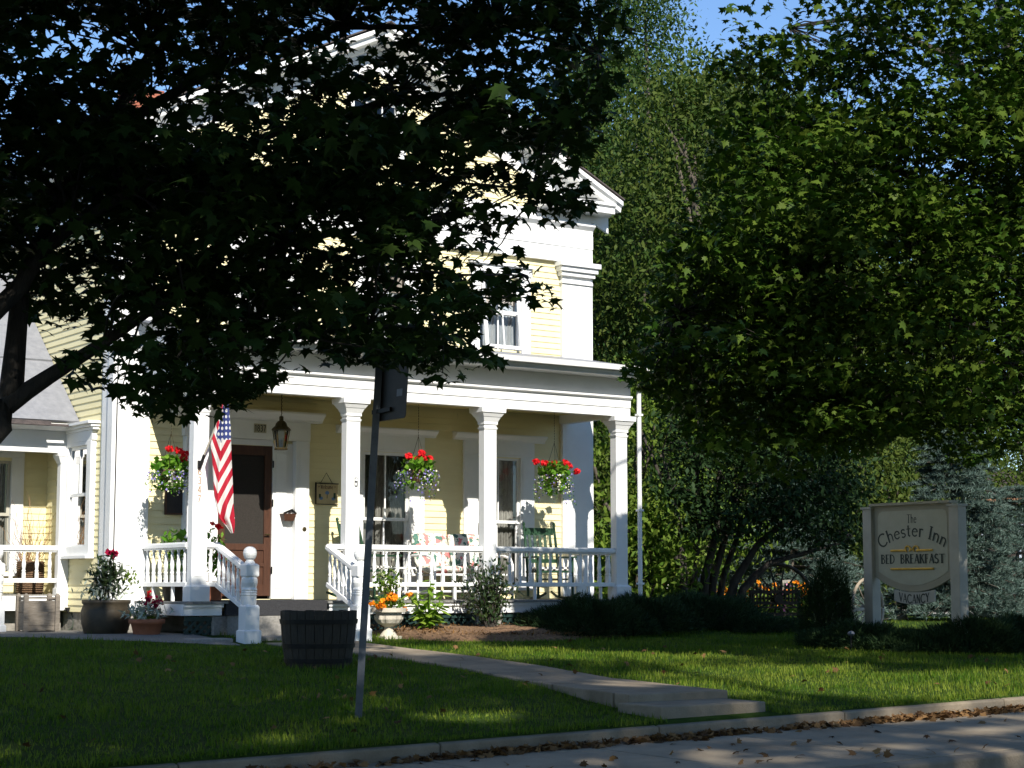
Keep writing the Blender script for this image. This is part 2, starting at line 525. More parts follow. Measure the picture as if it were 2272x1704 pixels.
def inside(poly, x, y):
    c = False
    j = len(poly) - 1
    for i in range(len(poly)):
        xi, yi = poly[i]
        xj, yj = poly[j]
        if (yi > y) != (yj > y) and x < (xj - xi) * (y - yi) / (yj - yi) + xi:
            c = not c
        j = i
    return c

# ------------------------------------------------------------------ ground, road, pavement
def terrain():
    xs = np.concatenate([np.arange(-60, -8, 4.0), np.arange(-8, 16, 0.4), np.arange(16, 120, 5.0)])
    ys = np.concatenate([np.concatenate([[-10.955, -10.945], np.arange(-10.7, 1.0, 0.25)]), np.arange(1, 12, 1.0), np.arange(12, 160, 8.0)])
    m = MB()
    vs = [(x, y, ground_z(x, y) - (0.12 if y == ys[0] else 0)) for y in ys for x in xs]
    nx = len(xs)
    fs = [(j * nx + i, j * nx + i + 1, (j + 1) * nx + i + 1, (j + 1) * nx + i) for j in range(len(ys) - 1) for i in range(nx - 1)]
    m.add(vs, fs)
    return setting(m.build("lawn", EARTH, smooth=True))
terrain()
def sloped(m, x0, x1, y0, y1, dz0, dz1, step=3.0, base=-2.0, gap=0.008):
    """a slab that follows the street's gentle climb; top dz0 at y0, dz1 at y1"""
    n = max(1, int((x1 - x0) / step))
    for i in range(n):
        a, b = x0 + (x1 - x0) * i / n, x0 + (x1 - x0) * (i + 1) / n - gap
        za, zb = kerb_z(a), kerb_z(b)
        vs = [(a, y0, za + base), (b, y0, zb + base), (b, y1, zb + base), (a, y1, za + base),
              (a, y0, za + dz0), (b, y0, zb + dz0), (b, y1, zb + dz1), (a, y1, za + dz1)]
        m.add(vs, [(3, 2, 1, 0), (4, 5, 6, 7), (0, 1, 5, 4), (1, 2, 6, 5), (2, 3, 7, 6), (3, 0, 4, 7)])
m = MB()
sloped(m, -30.4, 40, -11.0, -10.93, -0.012, 0.0, 2.2)
setting(m.build("kerb", CONCRETE, bevel=0.015))
m = MB()
sloped(m, -30, 40, -13.35, -11.004, -0.135, -0.115, 1.55, gap=0.022)
setting(m.build("sidewalk", SIDEW, bevel=0.006))
m = MB()
sloped(m, -30.9, 40, -13.52, -13.354, -0.15, -0.138, 2.6)
setting(m.build("street_kerb", CONCRETE, bevel=0.02))
m = MB()
sloped(m, -80, 80, -34, -13.525, -0.30, -0.29, 20)
setting(m.build("road", ASPHALT))
m = MB()
sloped(m, -80, 80, -90, -34.004, -0.22, -0.2, 20)
setting(m.build("far_verge", EARTH))

PATH_C = ((-2.5, 1.62, 1.36), (-3.6, 1.72, 1.15), (-4.8, 1.92, 1.06), (-6.3, 1.98, 1.05), (-8.1, 1.78, 1.10), (-9.3, 1.46, 1.15), (-10.3, 1.26, 1.18))
def path_mid(y):
    ys = [-p[0] for p in PATH_C]
    return float(np.interp(-y, ys, [p[1] for p in PATH_C])), float(np.interp(-y, ys, [p[2] for p in PATH_C]))
# path of poured concrete from the stairs to the street, and its two street steps
m = MB()
pts = []
ny = 26
for i in range(ny + 1):
    t = i / ny
    y = -2.62 + (-10.22 + 2.62) * t
    c_, w_ = path_mid(y)
    xl, xr = c_ - w_ / 2, c_ + w_ / 2
    zc = max(ground_z(c_, y) + 0.018, -0.183)
    pts.append((xl, xr, y, zc))
vs, fs = [], []
for xl, xr, y, z in pts:
    vs += [(xl, y, z), (xr, y, z), (xr, y, z - 0.4), (xl, y, z - 0.4)]
for s0 in range(0, ny, 5):
    s1 = min(s0 + 5, ny)
    rows = [list(r) for r in pts[s0:s1 + 1]]
    if s1 < ny:
        rows[-1][2] += 0.022
    vs, fs = [], []
    for xl, xr, y, z in rows:
        vs += [(xl, y, z), (xr, y, z), (xr, y, z - 0.4), (xl, y, z - 0.4)]
    k_ = len(rows) - 1
    for i in range(k_):
        a, b = i * 4, i * 4 + 4
        fs += [(a, a + 1, b + 1, b), (a + 1, a + 2, b + 2, b + 1), (a + 3, a, b, b + 3)]
    fs += [(k_ * 4, k_ * 4 + 1, k_ * 4 + 2, k_ * 4 + 3), (0, 3, 2, 1)]
    m.add(vs, fs)
setting(m.build("path", CONCRETE, bevel=0.012))
m = MB()
m.box(0.575, 1.80, -10.80, -10.20, -0.75, -0.255)
o = m.build("stone_step", CONCRETE, bevel=0.012)
tag(o, "low concrete step slab at the sidewalk end of the front path", "step")

# ground patches
def patch(name, poly, material, lift=0.012, dome=0.0, n=14):
    c = np.mean(np.array(poly), axis=0)
    vs, fs = [], []
    P = []
    for i in range(len(poly)):
        a, b = np.array(poly[i]), np.array(poly[(i + 1) % len(poly)])
        for k in range(6):
            q = a + (b - a) * k / 6
            P.append(q + RNG.normal(0, 0.03, 2))
    rings = 7
    for r in range(rings):
        t = r / rings
        for q in P:
            s = q + (c - q) * t
            vs.append((s[0], s[1], ground_z(s[0], s[1]) + (lift + dome * math.sin(min(1, t * 1.3) * math.pi / 2) + (RNG.normal(0, 0.006) if dome else 0) if r else -0.02)))
    vs.append((c[0], c[1], ground_z(c[0], c[1]) + lift + dome))
    k = len(P)
    for r in range(rings - 1):
        for i in range(k):
            j = (i + 1) % k
            fs.append((r * k + i, r * k + j, (r + 1) * k + j, (r + 1) * k + i))
    for i in range(k):
        fs.append(((rings - 1) * k + i, (rings - 1) * k + (i + 1) % k, rings * k))
    return setting(MB().add(vs, fs).build(name, material, smooth=True))
g = [on_ground(x, y) for x, y in ((-60, 1413), (150, 1419), (300, 1424), (470, 1431))]
GRAVEL_POLY = [(-5, 1.7), (-5, g[0][1] + 0.4)] + [(p[0], p[1]) for p in g] + [(0.75, -2.9), (0.75, -1.4), (0.6, -0.02), (-0.02, 0.02), (-0.02, 1.6)]
patch("gravel_bed", GRAVEL_POLY, GRAVEL)
MULCH_POLY = [(2.85, -1.45), (2.9, -2.25), (3.5, -2.75), (4.6, -3.0), (5.9, -2.95), (6.8, -2.6), (7.6, -2.2), (7.7, -1.5)]
patch("mulch_bed", MULCH_POLY, MULCH, 0.015, 0.10)

# ------------------------------------------------------------------ the inn
house = thing("house", "yellow clapboard inn with white trim, gabled front and a columned porch", "house")
HW, GROUND = 8.03, 0.16
DECKZ = 0.58

def siding(m, u0, u1, z0, z1, M, holes=(), ex=0.094, clip=None):
    n = int(math.ceil((z1 - z0) / ex))
    for i in range(n):
        zb, zt = z0 + i * ex, min(z1, z0 + (i + 1) * ex)
        iv = [(u0, u1)]
        if clip:
            iv = [clip(zt)]
            if iv[0][1] - iv[0][0] < 0.05:
                continue
        for a, b, c, d in holes:
            if min(zt, d) - max(zb, c) > 0.4 * ex:
                nv = []
                for p, q in iv:
                    if b <= p or a >= q:
                        nv.append((p, q))
                    else:
                        if a > p:
                            nv.append((p, a))
                        if b < q:
                            nv.append((b, q))
                iv = nv
        for p, q in iv:
            # butt joints here and there, as on real boards
            cuts = [p] + sorted(random.uniform(p, q) for _ in range(1 if q - p > 3 and random.random() < 0.6 else 0)) + [q]
            for a, b in zip(cuts, cuts[1:]):
                b2 = b - 0.002
                o1 = 0.017 + random.uniform(-0.0012, 0.0012)
                m.add([M(a, o1, zb), M(b2, o1, zb), M(b2, 0.003, zt + 0.008), M(a, 0.003, zt + 0.008), M(a, 0.0, zb), M(b2, 0.0, zb)],
                      [(0, 1, 2, 3), (4, 5, 1, 0)])
FRONT = lambda u, o, z: (u, -o, z)
LEFTW = lambda u, o, z: (-o, u, z)
RIGHTW = lambda u, o, z: (HW + o, u, z)
BACKW = lambda u, o, z: (u, 9.0 + o, z)
DOOR = (1.53, 2.37, 0.60, 2.76)
LW = [(4.25, 0.80, 0.82, 2.755), (6.28, 0.80, 0.82, 2.765)]
UW = [(2.20, 0.80, 4.46, 5.60), (4.25, 0.80, 4.46, 5.60), (6.30, 0.80, 4.46, 5.60)]
holes = [DOOR] + [(c - w_ / 2, c + w_ / 2, a, b) for c, w_, a, b in LW + UW]
RIDGE, EAVE, AX = 9.17, 7.01, 4.02
SLOPE = (RIDGE - EAVE) / (8.435 - AX)
m = MB()
siding(m, 0.30, 7.72, 0.40, 5.97, FRONT, holes)
GC = lambda z: (AX - (RIDGE - 0.36 - z) / SLOPE, AX + (RIDGE - 0.36 - z) / SLOPE)
siding(m, 0, 8, 6.74, RIDGE - 0.42, FRONT, [(3.6, 4.44, 7.3, 8.1)], clip=GC)
m.build("wall", YELLOW, house)["label"] = "yellow clapboard front wall"
SW = (0.77, 1.46, 1.33, 2.72)
m = MB()
siding(m, 0.05, 9.0, 0.42, 6.9, LEFTW, [SW])
m.build("wall", YELLOW, house)
m = MB()
siding(m, 0.0, 9.0, 0.42, 6.9, RIGHTW, [])
siding(m, 0.0, HW, 0.42, 6.9, BACKW, [])
siding(m, 0, 8, 6.9, RIDGE - 0.1, BACKW, [], clip=lambda z: (AX - (RIDGE - 0.1 - z) / SLOPE, AX + (RIDGE - 0.1 - z) / SLOPE))
m.build("wall", YELLOW, house)
m = MB()
m.box(0.03, HW - 0.03, -0.02, 0.3, -0.3, 0.43)
m.box(0.02, 0.3, 0.3, 9.0, -0.3, 0.43)
m.box(HW - 0.3, HW - 0.02, 0.3, 9.0, -0.3, 0.43)
m.box(-7.0, -0.02, 1.75, 2.0, -0.3, 0.48)
m.build("foundation", STONE, house)
m = MB()
m.box(0.3, HW - 0.3, 0.3, 8.9, 0.5, 0.55)
m.box(0.3, HW - 0.3, 0.3, 8.9, 3.7, 3.75)
m.box(0.3, HW - 0.3, 4.0, 4.05, 0.55, 6.5)
m.build("inner_floor", DECK, house)
# corner pilasters with capitals
for (x0, x1) in ((-0.02, 0.472), (7.476, 8.05)):
    m = MB()
    m.box(x0, x1, -0.075, 0.0, 0.44, 5.72)
    if x0 < 1:
        m.box(-0.075, -0.0, -0.075, 0.10, 0.44, 5.72)
        m.box(-0.045, -0.0, 0.102, 0.36, 0.44, 5.72)
        m.box(-0.028, -0.003, 0.362, 0.42, 0.44, 5.72)
    else:
        m.box(8.03, 8.085, -0.072, 0.48, 0.44, 5.72)
    m.box(x0 + 0.06, x1 - 0.06, -0.079, -0.076, 0.7, 5.5)
    pil = m.build("corner_pilaster", WHITE, house, bevel=0.004)
    c = MB()
    for z0, z1, o in ((5.60, 5.65, 0.03), (5.72, 5.79, 0.06), (5.79, 5.87, 0.10), (5.87, 5.95, 0.14)):
        c.box(x0 - o * 0.8, x1 + o * 0.8, -0.075 - o, 0.25, z0, z1 - 0.002)
    c.build("capital", WHITE, pil, bevel=0.006)
m = MB()
m.run([(0, 5.95), (0.085, 5.95), (0.085, 6.19), (0.10, 6.20), (0.10, 6.41), (0.09, 6.42), (0.10, 6.50), (0.17, 6.56), (0.17, 6.61), (0.06, 6.62), (0.06, 6.76), (0, 6.76)], -0.05, 8.08, 0.0)
m.extrude([(0.001, 5.95), (0.085, 5.95), (0.085, 6.41), (0.15, 6.56), (0.15, 6.61), (0.06, 6.62), (0.06, 6.9), (0.001, 6.9)], lambda p: (-p[0], 0.001, p[1]), lambda p: (-p[0], 9.0, p[1]))
m.extrude([(0.001, 5.95), (0.085, 5.95), (0.085, 6.41), (0.15, 6.56), (0.15, 6.61), (0.06, 6.62), (0.06, 6.9), (0.001, 6.9)], lambda p: (HW + p[0], 0.001, p[1]), lambda p: (HW + p[0], 9.0, p[1]))
m.build("entablature", WHITE, house)
# raking cornices, returns, roof
rake = [(0.0, 0.03), (0.45, 0.03), (0.45, 0.10), (0.40, 0.13), (0.38, 0.20), (0.14, 0.235), (0.12, 0.30), (0.05, 0.32), (0.05, 0.66), (0.0, 0.66)]
for xe in (8.435, -0.395):
    m = MB()
    m.extrude(rake, lambda p: (AX, -p[0], RIDGE - p[1]), lambda p: (xe, -p[0], EAVE - p[1] * (1 if p[1] < 0.21 else 0.75)))
    m.build("raking_cornice", WHITE, house)
    a, b = (6.95, 8.30) if xe > 4 else (-0.26, 1.09)
    m = MB()
    m.run([(0, 6.765), (0.40, 6.765), (0.40, 6.86), (0.44, 6.885), (0.44, 6.93), (0.0, 6.955)], a, b, 0.0)
    s0, s1 = (8.03, 8.30) if xe > 4 else (-0.26, 0.0)
    m.box(s0, s1, 0.002, 9.0, 6.765, 6.93)
    m.build("cornice_return", WHITE, house)
m = MB()
for xe in (8.46, -0.42):
    ze = EAVE - 0.012
    prof = [(AX, RIDGE - 0.03), (xe, ze - 0.03), (xe, ze - 0.008), (AX, RIDGE - 0.006)]
    m.extrude(prof, lambda p: (p[0], -0.462, p[1] + 0.032), lambda p: (p[0], 9.3, p[1] + 0.032))
roof = m.build("roof", SHINGLE, house)
cx_, cz_ = at(313, 205, 2.6)[0], at(313, 206, 2.6)[2]
m = MB()
m.box(cx_ - 0.22, cx_ + 0.22, 2.35, 2.85, 6.6, cz_ - 0.14)
m.box(cx_ - 0.26, cx_ + 0.26, 2.31, 2.89, cz_ - 0.138, cz_)
m.build("chimney", BRICK, roof)

def sash(m, x0, x1, z0, z1, Y, fw=0.045, t=0.03, mun=1):
    m.box(x0, x0 + fw, Y - t, Y, z0, z1)
    m.box(x1 - fw, x1, Y - t, Y, z0, z1)
    m.box(x0 + fw, x1 - fw, Y - t, Y, z0, z0 + fw)
    m.box(x0 + fw, x1 - fw, Y - t, Y, z1 - fw, z1)
    for k in range(mun):
        x = x0 + (x1 - x0) * (k + 1) / (mun + 1)
        m.box(x - 0.011, x + 0.011, Y - t + 0.004, Y - 0.004, z0 + fw, z1 - fw)
def curtain(m, x0, x1, z0, z1, Y, amp=0.02):
    n = 48
    vs = []
    for i in range(n + 1):
        x = x0 + (x1 - x0) * i / n
        y = Y + amp * math.sin(i * 1.9) + 0.5 * amp * math.sin(i * 0.7 + 1)
        vs += [(x, y, z0), (x, y, z1)]
    m.add(vs, [(2 * i, 2 * i + 2, 2 * i + 3, 2 * i + 1) for i in range(n)])
def window(c, wd, z0, z1, meet, head=True, blind=False, storm=False, mun=1):
    x0, x1 = c - wd / 2, c + wd / 2
    m = MB()
    cw = 0.26 if head else 0.17
    for s in (-1, 1):
        a, b = (x0 - cw, x0) if s < 0 else (x1, x1 + cw)
        m.box(a, b, -0.05, 0.06, z0 - 0.06, z1 + 0.03)
        m.box(min(a, b) + 0.03, max(a, b) - 0.03, -0.056, -0.0505, z0, z1 - 0.04)
    m.box(x0, x1, -0.05, 0.06, z1, z1 + 0.03)
    m.box(x0 - cw - 0.03, x1 + cw + 0.03, -0.09, 0.06, z0 - 0.11, z0 - 0.062)
    if head:
        m.box(x0 - cw, x1 + cw, -0.055, 0.0, z1 + 0.032, 3.0)
        m.run([(0, 3.0), (0.07, 3.0), (0.08, 3.03), (0.15, 3.085), (0.15, 3.11), (0, 3.125)], x0 - cw - 0.19, x1 + cw + 0.19, 0.0)
    else:
        m.box(x0 - cw - 0.02, x1 + cw + 0.02, -0.07, 0.0, z1 + 0.032, z1 + 0.16)
        m.box(x0 - cw - 0.05, x1 + cw + 0.05, -0.11, 0.0, z1 + 0.162, z1 + 0.20)
    wn = m.build("window", WHITE, house, bevel=0.003)
    m = MB()
    sash(m, x0 + 0.003, x1 - 0.003, meet - 0.02, z1 - 0.003, 0.02, mun=mun)
    m.build("sash", WHITE, wn)
    m = MB()
    sash(m, x0 + 0.003, x1 - 0.003, z0 - 0.06, meet + 0.022, 0.055, mun=mun)
    m.build("sash", WHITE, wn)
    MB().quad((x0 + 0.03, 0.006, meet), (x1 - 0.03, 0.006, meet), (x1 - 0.03, 0.006, z1 - 0.03), (x0 + 0.03, 0.006, z1 - 0.03)).build("pane", GLASS, wn)
    MB().quad((x0 + 0.03, 0.041, z0 - 0.04), (x1 - 0.03, 0.041, z0 - 0.04), (x1 - 0.03, 0.041, meet), (x0 + 0.03, 0.041, meet)).build("pane", GLASS, wn)
    m = MB()
    if blind:
        curtain(m, x0 + 0.03, x1 - 0.03, z1 - 0.42, z1, 0.09, 0.002)
        m.build("blind", SHADE, wn)
        m = MB()
        curtain(m, x0 + 0.01, x1 - 0.01, z0 - 0.05, z1 - 0.3, 0.11, 0.012)
    else:
        curtain(m, x0 - 0.02, c - 0.10, z0, z1, 0.16)
        curtain(m, c - 0.06, x1 + 0.02, z0, z1, 0.17)
    m.build("curtain", SHEER if blind else LACE, wn)
    if storm:
        m = MB()
        sash(m, x0 + 0.05, x1 - 0.05, z0 - 0.02, z1 - 0.03, 0.0, 0.055, 0.028, 1)
        m.box(x0 + 0.105, x1 - 0.105, -0.024, -0.004, (z0 + z1) / 2 - 0.02, (z0 + z1) / 2 + 0.02)
        piv = (c, -0.06, z1 - 0.03)
        st = m.build("storm_sash", WHITE, wn, org=piv)
        st.location = piv
        st.rotation_euler = (-R(7), 0, 0)
for c, wd, a, b in LW:
    window(c, wd, a, b, 1.76)
for c, wd, a, b in UW:
    window(c, wd, a, b, 5.02, head=False, blind=True, storm=True)
# gable window
m = MB()
m.box(3.50, 3.62, -0.05, 0.04, 7.22, 8.14)
m.box(4.42, 4.54, -0.05, 0.04, 7.22, 8.14)
m.box(3.62, 4.42, -0.05, 0.04, 8.06, 8.14)
m.box(3.44, 4.60, -0.09, 0.04, 7.14, 7.22)
gw = m.build("window", WHITE, house)
m = MB()
sash(m, 3.622, 4.418, 7.222, 8.058, 0.03, mun=2)
m.build("sash", WHITE, gw)
MB().quad((3.64, 0.01, 7.24), (4.4, 0.01, 7.24), (4.4, 0.01, 8.05), (3.64, 0.01, 8.05)).build("pane", GLASS, gw)

# front door with its surround
m = MB()
for s in (-1, 1):
    X = lambda d: 1.95 + s * d
    m.box(X(0.42), X(0.74), -0.035, 0.08, 0.60, 2.80)
    m.box(X(0.47), X(0.64), -0.045, -0.0352, 0.75, 2.66)
    m.box(X(0.742), X(0.96), -0.13, 0.02, 0.59, 2.84)
    m.box(X(0.79), X(0.91), -0.136, -0.1302, 0.8, 2.7)
m.box(1.53, 2.37, -0.034, 0.08, 2.762, 2.84)
m.box(0.97, 2.93, -0.115, 0.0, 2.842, 3.11)
m.run([(0, 3.112), (0.14, 3.112), (0.15, 3.14), (0.24, 3.22), (0.24, 3.25), (0, 3.27)], 0.79, 3.11, 0.0)
fr = m.build("door_surround", WHITE, house, bevel=0.003)
m = MB()
for a, b, c, d in ((1.535, 1.645, 0.64, 2.755), (2.255, 2.365, 0.64, 2.755), (1.645, 2.255, 2.62, 2.755), (1.645, 2.255, 1.28, 1.37), (1.645, 2.255, 0.64, 0.80), (1.645, 2.255, 1.05, 1.10)):
    m.box(a, b, -0.02, 0.03, c, d)
m.box(1.645, 2.255, -0.004, 0.02, 0.80, 1.05)
m.box(1.645, 2.255, -0.004, 0.02, 1.10, 1.28)
dr = m.build("door", DOORW, house, bevel=0.003)
MB().box(1.645, 2.255, 0.004, 0.02, 1.37, 2.62).build("screen", SCREEN, dr)
m = MB()
m.tube([(2.31, -0.02, 1.50), (2.31, -0.055, 1.50)], 0.012)
m.tube([(2.25, -0.055, 1.50), (2.33, -0.055, 1.50)], 0.010)
m.build("handle", BRASS, dr)
for z in (2.45, 1.9, 0.95):
    MB().box(2.362, 2.384, -0.045, -0.036, z, z + 0.10).build("hinge", IRON, dr)
m = MB()
m.lathe([(0.03, 0), (0.034, 0.01), (0.02, 0.016)], n=12)
o = m.build("doorbell", BRASS, house)
o.location, o.rotation_euler = (2.835, -0.131, 1.585), (R(90), 0, 0)

# ------------------------------------------------------------------ porch
PX0, PX1, PY = 0.30, 7.62, -1.64
m = MB()
nb = 60
for i in range(nb):
    a = PX0 + (PX1 - PX0) * i / nb
    b = PX0 + (PX1 - PX0) * (i + 1) / nb - 0.006
    if 0.86 < (a + b) / 2 < 2.40:
        m.box(a, b, -1.60, -0.0, DECKZ - 0.03, DECKZ)
    else:
        m.box(a, b, PY - 0.05, -0.0, DECKZ - 0.03, DECKZ)
m.build("porch_floor", DECK, house)
m = MB()
for a, b in ((PX0, 0.84), (2.42, PX1)):
    m.box(a, b, PY, -1.52, 0.40, DECKZ - 0.034)
    m.box(a - 0.015, b + 0.015, PY - 0.025, PY - 0.002, DECKZ - 0.075, DECKZ - 0.036)
m.box(PX0, PX0 + 0.1, -1.518, 0.0, 0.40, DECKZ - 0.034)
m.box(PX1 - 0.1, PX1, -1.518, 0.0, 0.40, DECKZ - 0.034)
m.box(0.74, 0.84, -1.518, -1.3, 0.40, DECKZ - 0.034)
m.build("porch_fascia", WHITE, house, bevel=0.004)
# lattice skirts
def lattice(x0, x1, z0, z1, Y):
    m = MB()
    m.box(x0, x1, Y - 0.02, Y + 0.012, z1 - 0.05, z1)
    st = 0.105
    h = z1 - z0
    for s, dy in ((1, 0.0), (-1, 0.009)):
        x = x0 - h
        while x < x1:
            a, b = (x, z0), (x + h, z1)
            # clip to the panel
            p0, p1 = max(a[0], x0), min(b[0], x1)
            if p1 - p0 > 0.02:
                za, zb = z0 + (p0 - x), z0 + (p1 - x)
                if s < 0:
                    za, zb = z1 - (p0 - x), z1 - (p1 - x)
                m.beam((p0, Y + dy, za), (p1, Y + dy, zb), 0.007, 0.035, up=(0, 0, 1))
            x += st
    return m.build("porch_lattice", GREENP, house)
lattice(2.5, 4.78, 0.02, 0.385, -1.585)
lattice(5.28, 7.25, 0.02, 0.385, -1.585)
lattice(0.34, 0.72, 0.02, 0.385, -1.585)
for a, b in ((0.72, 0.98), (4.8, 5.26), (7.26, 7.6)):
    MB().box(a, b, -1.62, -1.25, -0.1, 0.395).build("porch_pier", GRANITE, house, bevel=0.015)
# beam, cornice, ceiling, roof
BX0, BX1 = 0.40, 7.60
m = MB()
prof = [(0, 3.335), (0.0, 3.335), (0.14, 3.335), (0.14, 3.465), (0.155, 3.47), (0.155, 3.585), (0.17, 3.60), (0.205, 3.615), (0.205, 3.64), (0.15, 3.65), (0.15, 3.90), (0, 3.90)]
m.run(prof[1:], BX0, BX1, -1.49)
for xs, xe in ((BX0, BX0 + 0.15), (BX1 - 0.15, BX1)):
    m.box(xs, xe, -1.488, -0.01, 3.337, 3.90)
    m.box(xs - 0.03 if xs < 1 else xs, xe + (0 if xs < 1 else 0.03), -1.64, -0.01, 3.602, 3.642)
m.build("porch_beam", WHITE, house)
m = MB()
CX0, CX1 = 0.26, 7.72
m.run([(0, 3.902), (0.37, 3.902), (0.37, 3.925), (0.385, 3.93), (0.385, 3.985), (0.30, 4.0), (0.0, 4.0)], CX0, CX1, -1.62)
m.box(CX0, 0.398, -1.618, 0.0, 3.902, 4.0)
m.box(7.602, CX1, -1.618, 0.0, 3.902, 4.0)
m.build("porch_cornice", WHITE, house)
MB().box(BX0 + 0.152, BX1 - 0.152, -1.486, -0.02, 3.47, 3.50).build("porch_ceiling", CEIL, house)
m = MB()
m.extrude([(-2.03, 4.012), (0.0, 4.39), (0.0, 4.42), (-2.06, 4.035)], lambda p: (CX0 - 0.03, p[0], p[1]), lambda p: (CX1 + 0.03, p[0], p[1]))
m.build("porch_roof", ROOFG, house)
for xa, xb in ((BX0 + 0.01, BX0 + 0.04), (BX1 - 0.04, BX1 - 0.01)):
    m = MB()
    m.extrude([(-1.60, 4.001), (-0.002, 4.001), (-0.002, 4.375), (-1.60, 4.08)], lambda p: (xa, p[0], p[1]), lambda p: (xb, p[0], p[1]))
    m.build("porch_gable", WHITE, house)
m = MB()
m.extrude([(-2.008, 3.975), (-2.09, 3.975), (-2.11, 4.05), (-2.095, 4.05), (-2.078, 3.99), (-2.02, 3.99)], lambda p: (CX0 + 0.02, p[0], p[1]), lambda p: (CX1 - 0.01, p[0], p[1]))
m.build("gutter", WHITE, house)
m = MB()
m.tube([(7.70, -2.04, 3.98), (7.70, -2.0, 3.9), (7.715, -1.72, 3.80), (7.715, -1.70, 3.7), (7.715, -1.70, 0.42), (7.715, -1.86, 0.34)], 0.035, 10)
for z in (3.35, 1.9, 0.8):
    m.box(7.67, 7.76, -1.745, -1.66, z, z + 0.03)
m.build("downspout", WHITE, house, smooth=False)
# columns: one mesh, four places
m = MB()
m.frustum((0, 0), 0.275, 0.225, 0.275, 0.225, DECKZ + 0.002, 0.77)
m.frustum((0, 0), 0.265, 0.215, 0.225, 0.165, 0.77, 0.795)
m.box(-0.106, 0.106, -0.07, 0.07, 0.795, 3.09)
m.box(-0.075, 0.075, -0.0735, -0.0702, 0.9, 2.95)
m.frustum((0, 0), 0.225, 0.155, 0.245, 0.175, 3.02, 3.05)
m.frustum((0, 0), 0.24, 0.17, 0.24, 0.17, 3.092, 3.13)
m.frustum((0, 0), 0.24, 0.17, 0.30, 0.24, 3.13, 3.20)
m.frustum((0, 0), 0.31, 0.25, 0.38, 0.32, 3.20, 3.26)
m.frustum((0, 0), 0.41, 0.34, 0.42, 0.35, 3.26, 3.333)
col0 = m.build("porch_column", WHITE, house, bevel=0.004)
COLX = (0.525, 2.785, 5.05, 7.452)
for i, x in enumerate(COLX):
    o = col0 if i == 0 else copy_part(col0)
    o.location = (x, -1.53, 0)

# railings with turned balusters
bal = MB()
bal.frustum((0, 0), 0.042, 0.042, 0.042, 0.042, 0.0, 0.10)
bal.lathe([(0.021, 0.10), (0.029, 0.125), (0.020, 0.15), (0.026, 0.20), (0.029, 0.24), (0.018, 0.34), (0.022, 0.36), (0.014, 0.41), (0.019, 0.425)], n=10)
bal.frustum((0, 0), 0.036, 0.036, 0.036, 0.036, 0.425, 0.45)
BAL = None
def railing(a, b, zt=1.335, zl=0.83, n=None, curve=None, both=True, name="railing"):
    """a, b: (x, y) ends; the lower rail's top is at zl"""
    global BAL
    a, b = Vector((a[0], a[1], 0)), Vector((b[0], b[1], 0))
    L = (b - a).length
    m = MB()
    dz = curve or 0.0
    pa, pb = a + Vector((0, 0, zt - 0.035)), b + Vector((0, 0, zt - 0.035 - dz))
    m.beam(pa, pb, 0.095, 0.05)
    m.beam(pa + Vector((0, 0, 0.034)), pb + Vector((0, 0, 0.034)), 0.06, 0.018)
    m.beam(pa - Vector((0, 0, 0.037)), pb - Vector((0, 0, 0.037)), 0.05, 0.024)
    qa, qb = a + Vector((0, 0, zl - 0.03)), b + Vector((0, 0, zl - 0.03 - dz))
    m.beam(qa, qb, 0.06, 0.06)
    k = n or max(1, round(L / 0.188))
    if both:
        for t in (0.33, 0.78):
            p = a.lerp(b, t)
            m.box(p.x - 0.02, p.x + 0.02, p.y - 0.02, p.y + 0.02, DECKZ, zl - 0.06)
    r = m.build(name, WHITE, house, bevel=0.004)
    for i in range(k):
        t = (i + 0.5) / k
        p = a.lerp(b, t)
        z = zl - dz * t
        if BAL is None:
            BAL = bal.build("baluster", WHITE, r)
            o = BAL
        else:
            o = copy_part(BAL, r)
        o.location = (p.x, p.y, z)
        o.scale = (1, 1, (zt - zl - 0.083) / 0.45)
    return r
RY = -1.53
railing((2.895, RY), (4.94, RY))
railing((5.16, RY), (7.345, RY))
railing((0.44, -1.45), (0.44, -0.08))
railing((7.50, -1.45), (7.50, -0.08))
railing((0.635, RY), (0.80, RY), n=1, both=False)
railing((2.44, RY), (2.675, RY), n=1, both=False)
railing((0.80, RY - 0.02), (0.82, -2.33), curve=0.30, n=6, both=False)
railing((2.44, RY - 0.02), (2.42, -2.33), curve=0.30, n=6, both=False)
# newel posts
nw = MB()
nw.box(-0.118, 0.118, -0.118, 0.118, -0.15, 0.20)
nw.frustum((0, 0), 0.236, 0.236, 0.20, 0.20, 0.20, 0.215)
nw.box(-0.098, 0.098, -0.098, 0.098, 0.215, 0.50)
nw.frustum((0, 0), 0.196, 0.196, 0.16, 0.16, 0.50, 0.525)
nw.lathe([(0.088, 0.52), (0.089, 0.64), (0.097, 0.645), (0.097, 0.66), (0.087, 0.665), (0.097, 0.675), (0.097, 0.69), (0.087, 0.695), (0.097, 0.705), (0.097, 0.72), (0.089, 0.73), (0.087, 0.745), (0.101, 0.80), (0.100, 0.845), (0.086, 0.87)], n=22)
nw.frustum((0, 0), 0.155, 0.155, 0.178, 0.178, 0.87, 0.885)
nw.box(-0.089, 0.089, -0.089, 0.089, 0.885, 1.02)
nw.frustum((0, 0), 0.178, 0.178, 0.13, 0.13, 1.02, 1.04)
nw.lathe([(0.070, 1.04), (0.058, 1.065), (0.042, 1.082), (0.05, 1.09), (0.068, 1.105), (0.082, 1.14), (0.086, 1.17), (0.080, 1.205), (0.060, 1.235), (0.03, 1.25), (0.008, 1.253)], n=20)
NEW = nw.build("newel_post", WHITE, house, bevel=0.006)
NEW.location = (0.82, -2.45, 0.02)
o = copy_part(NEW)
